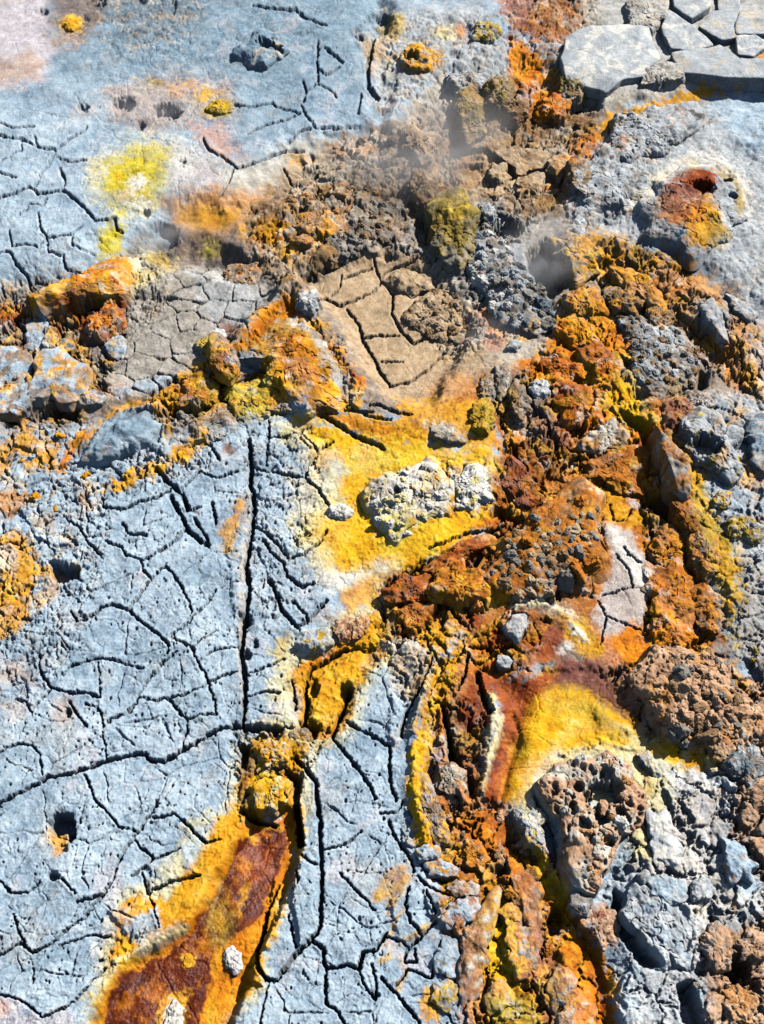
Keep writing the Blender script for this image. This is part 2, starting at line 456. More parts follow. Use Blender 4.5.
# --- orange cliff at the left
paint('ochre', P(28,300, 60,284, 95,268, 126,260, 136,280, 126,298, 100,308, 60,316, 34,312), 5, 5)
paint('orange', P(70,282, 110,266, 128,265, 132,285, 112,300, 80,302), 5, 5, .85)
paint('rust', P(50,308, 100,298, 126,304, 110,328, 78,336, 52,320), 5, 5)
paint('ochre', P(44,318, 64,318, 84,342, 96,370, 84,398, 62,376, 54,345), 4, 5)
paint('rust', P(50,320, 62,322, 64,338, 54,335), 3, 3, .9); paint('paleyellow', P(66,312, 76,320, 72,335, 64,330), 3, 3, .8)
paint('orange', P(84,330, 115,320, 116,340, 100,350), 5, 5, .8)
paint('rust', P(-80,302, 24,304, 28,318, 10,325, -80,328), 5, 4); paint('paletan', P(-80,325, 20,325, 18,340, -80,345), 6, 4, .7)
paint('clay', P(28,318, 48,320, 50,350, 32,352, 24,332), 4, 4)
paint('ochreyellow', P(-80,372, 25,355, 50,350, 70,372, 90,395, 80,420, 40,418, -80,420), 4, 6, .9, .56)
paint('claygrey', P(90,340, 124,335, 122,355, 100,362), 6, 5, .7)
# --- ridge
paint('brownrock', P(-80,420, 40,408, 100,410, 160,395, 220,365, 250,370, 240,410, 200,440, 120,415, 60,430, -80,440), 6, 6, .55)
paint('ochre', P(145,402, 180,376, 232,342, 262,308, 292,292, 306,300, 330,335, 366,398, 352,410, 318,412, 290,402, 250,408, 205,420, 160,420), 5, 6)
paint('orange', P(236,348, 252,322, 285,294, 300,300, 298,318, 272,330, 256,345), 4, 4)
paint('orange', S(14, 296,320, 318,340, 345,366, 358,384), 4, 4); paint('orange', P(275,350, 300,345, 320,370, 330,395, 300,395, 280,375), 5, 5, .8)
paint('paletan', S(12, 296,330, 318,345, 338,372, 352,394), 4, 4); paint('claygrey', E(344,388,12,8,50), 4, 3)
paint('tan', E(272,352,8,16), 4, 4, .8)
paint('claygrey', P(300,292, 312,296, 318,318, 306,322, 298,308), 4, 3)
paint('clay', P(228,355, 256,348, 262,372, 240,380, 228,372), 4, 4)
paint('mustard', E(208,346,10,9), 3, 3); paint('white', E(216,337,7,6), 3, 3, .8)
paint('redbrown', E(226,330,12,8), 5, 4, .8); paint('rust', P(172,388, 196,378, 212,384, 200,402, 178,402), 4, 4, .6)
paint('mustard', P(190,378, 210,372, 212,395, 196,405), 4, 4); paint('lemon', P(230,392, 258,382, 272,392, 262,415, 236,420), 4, 5, .9)
paint('olive', P(200,400, 240,395, 250,415, 215,428), 5, 5, .6)
paint('greyrock', P(198,410, 232,405, 240,425, 200,445, 180,450), 5, 5, .6)
# --- below the ridge, left
paint('ochreyellow', P(100,492, 135,468, 165,458, 180,440, 205,432, 212,436, 190,456, 165,470, 120,492), 3, 5)
paint('ochre', S(7, 85,440, 104,420, 130,405, 155,405, 168,425, 172,436), 3, 3, .9)
paint('claydeep', P(80,462, 100,430, 120,414, 150,408, 160,428, 140,444, 100,460), 6, 3, .75)
paint('orange', S(9, 60,468, 72,448, 84,432), 3, 3)
paint('ochre', P(-80,425, 30,425, 58,440, 56,465, 30,472, -80,474), 4, 7, .9, .45)
paint('orangetan', P(-80,498, 28,490, 14,514, -80,524), 4, 4, .9)
paint('ochre', P(-80,534, 20,532, 40,552, 34,586, 12,602, -80,640), 4, 6, .95, .4)
paint('ochre', P(18,560, 36,556, 32,588, 14,596), 3, 4); paint('ochre', P(-80,596, 30,590, 26,622, 0,638, -80,640), 4, 5, .9)
paint('white', P(0,545, 18,548, 12,575, -10,575), 5, 4, .6)
paint('ochre', E(46,571,8,6), 3, 3); paint('brown', E(62,572,10,6), 4, 3, .9); paint('mustard', E(77,568,6,6), 3, 3, .7)
paint('tan', S(7, 248,495, 246,530, 243,580, 241,640, 243,720), 3, 2, .55)
paint('ochre', P(218,528, 228,518, 240,500, 244,520, 232,545, 234,560, 224,552), 4, 4, .8)
paint('brown', E(229,449,6,6), 3, 2, .9); paint('pinktan', E(63,711,12,14), 8, 3, .7); paint('pinktan', E(16,670,16,10), 9, 4, .6); paint('pinktan', E(14,710,12,10), 9, 4, .5)
# --- main sulphur patch
paint('ochre', P(296,398, 345,414, 400,420, 480,425, 505,440, 490,460, 430,442, 385,448, 340,432, 312,416), 4, 5)
paint('orange', P(300,402, 345,418, 395,428, 385,436, 340,426, 305,414), 3, 4, .7)
paint('paleyellow', P(275,418, 320,418, 390,450, 500,450, 510,500, 470,555, 400,585, 330,588, 300,552, 292,520, 318,500, 310,460, 280,440), 12, 8, .85)
paint('white', P(320,555, 345,570, 380,562, 362,586, 330,590, 310,575), 7, 5, .8)
paint('yellow', P(296,418, 330,424, 385,440, 420,438, 440,458, 490,452, 504,490, 490,522, 450,548, 408,572, 380,560, 345,574, 318,552, 308,532, 338,515, 345,498, 332,492, 348,472, 330,450, 305,432), 5, 7)
paint('claygrey', P(318,452, 338,450, 346,472, 335,490, 318,486), 7, 5, .7)
paint('ochre', P(340,500, 370,490, 372,520, 350,530), 6, 6, .35)
paint('white', E(367,458,8,12), 4, 4); paint('white', E(340,512,10,8), 4, 3)
paint('orange', P(495,440, 520,450, 545,500, 520,512, 490,530, 460,545, 470,525, 500,500, 502,470), 7, 6)
paint('white', P(368,490, 400,472, 428,460, 452,490, 448,510, 420,518, 395,545, 372,522), 5, 6)
paint('white', P(445,470, 470,462, 490,465, 492,490, 478,512, 462,502, 450,490), 5, 5)
paint('lemon', E(392,538,14,14), 5, 6); paint('greytan', E(400,500,18,18), 6, 6, .5)
paint('yellow', E(432,486,7,10), 4, 3, .6); paint('paleyellow', E(400,518,8,8), 4, 3, .8)
# --- rust heart
paint('rust', P(380,592, 385,575, 430,558, 470,540, 492,524, 505,500, 498,462, 520,448, 550,502, 560,520, 590,545, 540,570, 470,585, 440,610, 405,632, 385,620), 6, 6)
paint('rust', E(515,485,20,28), 6, 6, .9); paint('redbrown', E(522,485,10,16), 6, 5, .6)
paint('brownochre', P(440,585, 470,565, 500,528, 545,512, 590,488, 608,530, 604,570, 575,592, 520,602, 480,592, 420,615, 405,605), 6, 6)
paint('ochre', P(430,580, 470,570, 480,595, 430,605), 6, 5, .7, .4); paint('purplebrown', E(515,556,24,5,-15), 4, 4, .8)
paint('claygrey', E(560,582,22,9), 5, 5, .6)
# --- orange right centre
paint('orange', P(518,362, 545,350, 560,310, 575,292, 592,290, 610,312, 632,350, 642,395, 620,420, 660,428, 650,470, 600,470, 575,442, 548,420, 530,390), 5, 7)
paint('ochre', P(560,300, 590,292, 606,330, 590,350, 565,340), 6, 6, .8)
paint('rust', E(566,365,22,14), 7, 6, .8); paint('rust', E(595,360,22,12,30), 6, 5, .8); paint('rustred', E(572,400,14,14), 6, 5, .8)
paint('paleyellow', P(600,398, 628,362, 646,390, 648,412, 625,420), 8, 5, .8)
paint('yellow', P(596,405, 620,372, 636,384, 640,405, 664,420, 640,428, 610,416), 5, 4)
paint('lemon', E(622,362,8,8), 5, 4, .6)
paint('claygrey', P(596,432, 612,420, 624,428, 618,440, 600,446), 4, 4); paint('paletan', P(575,440, 605,428, 612,440, 590,448), 5, 4, .8)
paint('brownochre', P(575,445, 640,440, 650,480, 630,495, 600,478, 580,470), 6, 5)
paint('greyrock', P(500,370, 530,375, 550,410, 560,440, 540,445, 510,420, 480,410, 490,385), 6, 6, .85)
paint('redbrown', E(680,415,16,14), 6, 5, .9); paint('redbrown', E(555,440,15,20), 7, 5, .6)
paint('ochre', P(395,400, 480,400, 495,430, 440,432, 400,425), 6, 6, .85); paint('paletan', E(447,434,18,8,20), 4, 4); paint('mustard', E(483,420,12,14), 5, 4, .8)
# --- right margin
paint('claygrey', P(690,400, 850,380, 850,700, 764,690, 735,640, 735,560, 700,500, 680,440), 8, 6)
paint('clay', P(700,470, 764,450, 764,520, 720,520), 9, 6, .6); paint('greytan', P(735,560, 764,560, 764,690, 740,660), 8, 6, .7)
paint('mustard', P(672,440, 692,445, 710,500, 735,540, 740,590, 735,640, 725,610, 705,560, 690,500), 6, 7)
paint('ochreyellow', P(676,440, 692,450, 706,480, 692,490, 682,470), 5, 4, .8); paint('ochreyellow', P(715,535, 735,560, 735,620, 720,600), 5, 5, .6)
paint('ochre', E(752,478,14,10), 6, 5, .7); paint('ochre', E(715,465,20,8), 5, 4, .7)
paint('brownochre', P(585,478, 640,485, 660,505, 690,540, 705,570, 720,640, 690,660, 650,652, 640,620, 648,585, 640,560, 612,530, 598,505), 6, 6)
paint('orange', P(640,560, 680,560, 700,600, 705,640, 660,650, 645,620), 7, 6, .6)
paint('pinkgrey', P(606,520, 632,532, 652,562, 648,602, 640,635, 612,640, 590,625, 602,590, 614,562, 605,535), 4, 4)
paint('white', P(612,532, 630,545, 650,575, 650,592, 635,580, 616,552), 4, 4, .9)
paint('pinkgrey', P(628,492, 650,505, 662,520, 655,528, 640,515, 628,505), 4, 3, .9)
paint('ochre', P(585,480, 620,488, 630,510, 622,524, 608,520, 598,500), 4, 4); paint('ochre', E(637,519,13,10), 3, 3)
paint('orange', P(600,648, 630,622, 655,630, 662,650, 645,685, 625,670, 618,655), 5, 4); paint('orangepink', P(560,590, 590,625, 615,650, 630,690, 600,665, 575,625), 6, 4, .9)
# --- fan
paint('ochreyellow', P(555,600, 590,625, 605,655, 590,662, 560,640), 5, 5, .9); paint('olive', E(578,628,8,12), 5, 4, .6)
paint('white', S(9, 512,603, 545,604, 568,614, 584,640), 4, 4)
paint('paleyellow', P(500,810, 492,780, 510,740, 560,700, 620,690, 660,735, 720,770, 700,800, 640,800), 8, 6, .9)
paint('yellow', P(496,808, 505,735, 515,700, 545,668, 590,668, 632,694, 655,735, 640,748, 600,742, 560,756, 540,772, 520,806), 6, 5)
paint('purplebrown', P(545,690, 560,655, 600,662, 628,684, 650,716, 645,735, 618,715, 590,692, 565,688), 9, 6)
paint('mustard', P(540,690, 580,690, 620,718, 635,738, 590,720, 550,715), 9, 5, .65)
paint('white', P(516,815, 522,772, 545,755, 570,748, 600,735, 625,745, 600,760, 556,772, 545,815), 6, 6, .95)
paint('mustard', E(530,790,6,16), 5, 4, .5)
paint('ochre', E(548,770,10,6,-40), 4, 4, .8)
paint('yellow', P(648,728, 690,735, 716,765, 704,778, 672,772, 652,752), 5, 5); paint('orange', E(700,752,12,10), 6, 4, .5)
paint('ochre', P(618,700, 640,720, 655,745, 640,740), 5, 4, .9)
# --- ochre bank & rust gullies in the lower middle
paint('ochre', P(383,612, 450,618, 475,632, 505,640, 560,610, 560,640, 520,670, 490,690, 470,640, 452,690, 432,720, 424,780, 430,830, 462,880, 445,900, 420,850, 408,790, 415,720, 424,672, 383,640), 5, 6)
paint('paletan', P(384,648, 410,638, 432,650, 425,690, 410,700, 392,690), 7, 5, .8); paint('white', E(400,645,16,6), 5, 4, .6); paint('tan', E(398,668,10,12), 5, 4, .7)
paint('rust', E(398,630,14,8), 6, 5, .8)
paint('yellow', P(420,730, 432,700, 445,680, 432,760, 430,800, 420,790), 5, 4, .7)
paint('claygrey', S(7, 462,632, 450,650, 434,662, 424,690, 404,726, 396,745), 3, 3)
paint('rustred', P(470,612, 495,620, 512,642, 505,652, 480,648), 5, 5); paint('purplebrown', P(540,622, 560,618, 562,645, 545,662, 525,665, 535,645), 6, 5)
paint('rust', P(520,640, 540,635, 560,655, 530,672, 515,665), 6, 5, .8)
paint('claygrey', P(500,624, 524,614, 526,630, 514,640, 502,634), 3, 3); paint('claygrey', P(496,660, 508,652, 512,664, 502,670), 3, 3); paint('white', E(566,648,8,5,-20), 3, 2, .9)
paint('tan', P(512,660, 520,645, 540,655, 525,672), 5, 4, .7)
paint('paleyellow', P(465,655, 480,660, 495,690, 500,720, 488,760, 470,745, 480,710, 470,680), 5, 5, .7)
paint('brownrock', P(440,715, 470,690, 492,715, 480,760, 490,800, 520,830, 545,870, 540,905, 505,905, 470,865, 448,800), 6, 7)
paint('rustred', P(455,720, 466,670, 478,662, 488,720, 475,735), 4, 4, .9)
paint('orange', S(26, 480,662, 506,690, 520,690, 512,740, 496,800), 9, 6, .9)
paint('rustred', P(478,662, 500,678, 522,680, 560,668, 545,690, 528,705, 520,740, 506,772, 496,815, 480,812, 488,765, 500,725, 498,700, 482,684), 5, 4)
paint('orange', S(7, 505,815, 512,765, 525,725, 540,700), 6, 3, .5)
paint('orange', P(440,800, 470,790, 520,815, 540,850, 520,880, 490,860, 460,840), 6, 7, .75, .45)
paint('rust', P(470,800, 500,800, 520,830, 500,850, 470,830), 6, 6, .6); paint('orange', P(455,850, 490,850, 505,880, 500,900, 470,885), 6, 6, .7)
paint('claygrey', P(500,805, 540,800, 545,850, 525,845, 510,825), 6, 5, .7)
paint('yellow', P(408,800, 416,790, 426,840, 420,850), 4, 4); paint('ochreyellow', P(380,895, 390,865, 412,860, 410,880, 392,905), 5, 5)
paint('ochre', P(480,900, 500,880, 515,930, 540,1010, 560,1120, 470,1120, 480,1000), 6, 7, .85)
paint('yellow', P(490,925, 506,920, 508,960, 520,985, 500,985, 488,970), 5, 5); paint('mustard', P(490,1000, 540,985, 550,1120, 490,1120), 8, 6, .8)
paint('yellow', P(530,855, 545,862, 562,895, 558,910, 540,890), 4, 4); paint('ochre', P(540,905, 570,935, 560,960, 545,930), 5, 4)
paint('orange', P(545,890, 570,905, 600,955, 618,1010, 622,1120, 572,1120, 575,1000, 560,950), 6, 5); paint('rust', P(572,930, 590,950, 606,990, 595,1000, 578,960), 6, 4, .8)
paint('ochreyellow', P(600,960, 622,975, 632,1000, 620,1010, 606,985), 4, 4); paint('ochreyellow', E(432,1005,10,14), 5, 5, .9); paint('ochreyellow', P(382,905, 398,880, 400,895, 388,915), 4, 3, .7)
# --- lower right
paint('claygrey', P(622,790, 660,760, 740,780, 740,850, 720,900, 690,960, 720,1120, 620,1120, 618,960, 630,900, 625,830), 7, 6)
paint('white', P(640,770, 700,775, 690,860, 740,900, 750,925, 700,915, 660,880, 645,840), 12, 6, .55)
paint('clay', P(625,890, 690,900, 705,960, 690,1120, 630,1120, 618,960), 10, 6, .7)
paint('tan', E(712,824,11,14), 6, 3, .95)
paint('tanpink', P(690,920, 740,930, 850,850, 850,1120, 715,1120, 705,1000), 7, 7)
paint('tanpink', P(735,680, 850,640, 850,870, 764,880, 725,840, 742,780), 7, 7, .9); paint('greyrock', P(735,750, 850,740, 850,840, 760,830), 8, 6, .7)
paint('white', S(14, 725,895, 745,905, 780,890), 8, 5, .7)
paint('tanpink', P(580,912, 602,902, 622,920, 618,945, 600,945, 585,930), 6, 4, .9)
paint('orangetan', E(735,990,16,12), 6, 5, .8)
paint('tanpink', P(620,690, 660,655, 720,660, 764,690, 764,760, 700,750, 650,735), 6, 6); paint('orangetan', P(625,690, 680,655, 720,665, 740,720, 690,735), 8, 7, .7, .45)
# --- rust stream, lower left
paint('paleyellow', P(60,1120, 92,1000, 104,930, 118,890, 160,880, 190,820, 225,805, 236,750, 268,715, 310,725, 320,760, 305,830, 292,890, 268,955, 262,990, 230,1030, 220,1120), 9, 5, .7)
paint('ochreyellow', P(64,1120, 98,1000, 110,960, 112,925, 125,900, 165,895, 196,860, 212,822, 236,800, 240,750, 268,724, 298,738, 310,745, 296,790, 302,835, 289,890, 266,955, 258,985, 226,1020, 212,1120), 4, 5)
paint('clay', P(118,930, 155,905, 162,928, 135,940), 5, 4, .9); paint('paletan', P(132,938, 180,925, 188,940, 140,958), 6, 4, .7); paint('clay', P(180,850, 200,825, 215,820, 200,850, 188,870), 5, 4, .75)
paint('mustard', E(118,985,30,12,-30), 7, 5, .7)
paint('orange', P(224,1120, 214,1000, 220,960, 240,905, 262,850, 292,800, 298,836, 288,880, 266,925, 262,950, 244,990), 5, 4, .8)
paint('orange', P(92,1120, 104,1000, 116,974, 150,955, 186,930, 204,900, 222,866, 236,830, 258,812, 292,820, 294,850, 276,890, 264,915, 244,940, 218,955, 214,985, 204,1015, 194,1120), 5, 5, .9)
paint('rustdark', P(92,1120, 108,1000, 120,978, 150,962, 188,938, 208,905, 226,872, 238,835, 258,822, 285,830, 288,850, 272,880, 262,912, 240,935, 215,948, 210,985, 198,1015, 190,1120), 2, 3)
paint('ochre', S(6, 250,860, 246,885, 240,912), 3, 4, .7); paint('ochre', S(5, 236,840, 226,870, 205,905), 3, 4, .6)
paint('rustred', E(254,862,18,24), 7, 4, .7); paint('purplebrown', E(252,855,8,12), 6, 3, .5)
paint('orange', E(250,832,14,8), 5, 5, .8); paint('yellow', E(247,836,8,5), 4, 4, .5)
paint('orange', P(110,1010, 200,940, 240,860, 262,840, 270,870, 230,930, 200,985, 150,1020), 8, 6, .6, .5)
paint('olive', E(222,920,11,24), 9, 3, .85); paint('ochre', E(220,920,6,16), 6, 3, .7)
paint('ochre', P(140,1120, 160,1010, 166,995, 186,990, 186,1020, 170,1120), 4, 3); paint('white', P(160,1120, 164,1018, 172,1000, 183,1012, 180,1024, 176,1120), 4, 3)
paint('ochre', E(188,961,6,7), 2, 1.5)
paint('yellow', P(246,770, 262,750, 276,740, 300,745, 285,770, 278,800, 262,815, 248,800), 5, 5, .8); paint('white', E(272,818,6,6), 3, 3, .6); paint('brown', P(240,750, 256,742, 254,770, 244,810, 240,790), 4, 4, .8)
paint('pinkwhite', P(-80,990, 20,1003, 40,1018, 70,1005, 80,1030, 60,1120, -80,1120), 7, 5, .8); paint('orangepink', P(-80,996, 14,1000, 8,1012, -80,1012), 5, 4, .6)
paint('ochreyellow', S(8, 376,898, 384,884, 390,872), 4, 3)
# --- ochre channel in the middle
paint('paleyellow', P(276,650, 300,640, 330,620, 372,598, 395,610, 392,655, 368,690, 352,740, 320,752, 290,735, 278,700), 10, 6, .8)
paint('ochre', P(286,676, 302,660, 340,640, 378,602, 388,618, 386,650, 360,684, 346,722, 328,742, 302,732, 294,700), 5, 5)
paint('yellow', P(308,688, 330,668, 362,646, 372,665, 345,695, 330,730, 312,720, 306,705), 6, 5, .8)
paint('orange', S(7, 290,672, 318,660, 350,646, 372,632), 4, 3, .8); paint('orange', S(5, 306,735, 330,735, 344,712), 4, 3, .7)
paint('ochreyellow', P(340,590, 375,565, 384,575, 375,605, 345,615), 6, 6, .85)
paint('mustard', E(282,646,8,12), 6, 4, .7); paint('claygrey', P(295,640, 320,625, 332,640, 326,652, 300,650), 5, 4, .8); paint('paleyellow', E(276,690,9,20), 6, 4, .7)
paint('pinktan', E(328,615,14,8), 6, 4, .6); paint('claygrey', P(296,680, 302,700, 296,722, 288,712), 4, 3, .6)
wet(P(92,1120, 108,1000, 150,962, 208,905, 238,835, 285,825, 288,850, 262,912, 215,948, 198,1015, 190,1120), 1.0, 8)
wet(P(480,655, 520,680, 560,665, 530,705, 510,770, 490,815, 480,800), .4, 8)
# --- thin rims and stained joints
for w_, pal_, op_, pts in [
    (5, 'paleyellow', .8, (434,652, 425,690, 412,725)), (6, 'paleyellow', .85, (492,698, 500,728, 489,765, 478,802)), (5, 'white', .7, (384,646, 402,640, 420,646)),
    (4, 'ochreyellow', .8, (380,962, 400,946, 420,931, 436,916, 452,900)), (3, 'ochreyellow', .7, (404,905, 392,930, 384,950)), (3, 'ochreyellow', .6, (396,945, 406,972, 398,990)),
    (5, 'yellow', .9, (418,720, 412,760, 412,800, 422,842)), (5, 'orange', .9, (426,845, 445,868, 470,880)), (4, 'orange', .8, (446,690, 440,730, 450,770)),
    (4, 'paleyellow', .8, (514,604, 545,606, 568,618)), (6, 'ochreyellow', .9, (560,612, 590,632, 602,655)), (5, 'paleyellow', .7, (648,740, 690,742, 714,768)),
    (4, 'ochreyellow', .7, (240,810, 258,825, 280,828)), (5, 'paleyellow', .7, (104,985, 118,960, 150,945, 186,930)), (6, 'ochreyellow', .8, (300,800, 302,842, 288,890, 268,950)),
    (6, 'paletan', .7, (450,742, 462,772, 472,790)), (8, 'paletan', .6, (444,770, 452,800)), (7, 'paletan', .7, (428,790, 440,820, 448,850)),
    (5, 'orange', .9, (520,742, 505,775, 498,812)), (8, 'orange', .8, (470,830, 500,860, 512,900)), (9, 'rust', .7, (480,820, 505,850, 515,880))]:
    paint(pal_, S(w_, *pts), 3, 3, op_)
# --- halo of the porous mound, pale lower right
paint('claygrey', P(640,790, 690,770, 730,800, 740,860, 700,900, 710,960, 690,1120, 630,1120, 640,960, 625,900, 630,840), 12, 8, .8, n=NV + .25)
paint('white', P(640,785, 690,778, 700,850, 735,890, 740,915, 690,905, 655,870), 14, 8, .6)
paint('paleyellow', S(34, 534,815, 545,770, 575,742, 612,738, 642,758, 654,800, 648,845), 9, 6, .85)
paint('yellow', S(13, 560,748, 590,736, 622,742), 5, 5, .9); paint('ochre', S(8, 640,756, 650,790), 5, 4, .6); paint('white', S(14, 528,800, 540,765, 556,752), 6, 5, .8)
paint('yellow', S(10, 655,752, 690,748, 712,764), 5, 4, .8)
# --- the sulphur fades into the clay
paint('paleyellow', P(290,480, 330,470, 345,520, 330,570, 300,560), 14, 9, .6); paint('yellow', E(318,520,16,10), 9, 8, .5); paint('white', E(300,500,16,14), 12, 8, .5)
paint('lemon', P(372,520, 420,515, 450,520, 420,556, 392,560), 8, 8, .6); paint('white', S(12, 330,585, 360,572, 395,560), 8, 6, .7); paint('paleyellow', P(350,450, 372,440, 400,455, 385,475, 362,480), 7, 6, .7)
paint('ochre', P(48,826, 66,826, 68,846, 56,856, 46,842), 3, 2, .9); paint('white', E(44,838,5,8), 4, 3, .6)
paint('mustard', S(5, 690,172, 715,172, 735,190, 742,212), 4, 4, .8); paint('rustred', E(700,187,18,11,-15), 4, 4, .9); paint('white', S(9, 642,212, 656,184, 684,166, 716,163, 738,178, 748,206), 5, 4, .7)
paint('brownrock', P(640,200, 660,200, 680,240, 660,250), 8, 6, .4)
# --- tan basin reaches right
paint('tan', P(400,300, 430,270, 450,280, 480,320, 470,350, 440,352, 410,340), 8, 6, .7)
# --- bright gutters in the lower middle
paint('ochreyellow', S(20, 545,872, 560,905, 590,960), 5, 5, .85); paint('orange', S(17, 556,895, 582,932, 600,978, 612,1060), 5, 4, .95); paint('rust', S(7, 574,925, 592,960, 606,1010), 4, 3, .7)
paint('yellow', S(14, 504,905, 501,950, 513,985), 4, 4, .95); paint('ochreyellow', S(16, 515,985, 540,1000, 545,1060), 6, 5, .8); paint('lemon', E(505,1010,16,12), 6, 5, .7)
paint('yellow', S(11, 535,850, 552,876, 562,895), 4, 4, .9); paint('orange', S(16, 470,800, 490,830, 512,860, 520,890), 7, 6, .8); paint('ochre', S(14, 450,840, 480,870, 500,895), 6, 6, .8)
paint('yellow', S(9, 425,716, 414,760, 414,800, 424,845), 4, 4, .85); paint('paletan', S(9, 446,745, 458,770, 462,800), 4, 4, .6)
# --- last: fan and red mound
paint('yellow', P(508,790, 515,740, 535,712, 590,712, 625,735, 600,742, 560,752, 535,775, 520,805), 8, 6, .75)
paint('mustard', P(540,700, 590,700, 632,735, 600,728, 560,716), 8, 5, .5)
paint('orange', E(690,228,20,14), 8, 6, .5); paint('mustard', E(712,240,12,10), 6, 5, .6)
paint('yellow', P(325,428, 385,442, 430,440, 495,452, 500,470, 455,468, 420,462, 370,486, 350,500, 345,480, 360,468), 6, 6, .7)
paint('yellow', P(320,535, 345,510, 375,520, 395,545, 450,520, 490,512, 455,545, 410,570, 380,560, 345,572), 6, 7, .75)
paint('ochreyellow', P(308,690, 335,665, 368,642, 374,660, 348,690, 330,728, 312,722), 5, 5, .8); paint('rust', S(14, 478,664, 505,690, 516,712, 505,765, 496,808), 6, 4, .6)
paint('purplebrown', P(560,662, 600,662, 632,690, 648,722, 620,712, 590,690), 8, 5, .6)
paint('lemon', P(345,470, 380,445, 420,445, 430,460, 380,475), 8, 7, .5); paint('yellow', P(296,425, 330,430, 345,455, 320,470, 300,450), 9, 8, .55)
paint('rustred', P(470,612, 498,622, 540,618, 562,622, 560,650, 530,670, 500,690, 480,665, 500,650, 480,640), 6, 6, .5)
paint('rust', S(20, 470,760, 478,810, 505,850, 530,890), 8, 6, .55); paint('orange', S(8, 462,790, 476,830, 500,870), 5, 4, .7); paint('yellow', S(6, 520,835, 545,875, 565,920), 4, 4, .8)
paint('orange', P(632,660, 680,652, 720,664, 745,700, 735,730, 690,700), 12, 10, .45, .5)

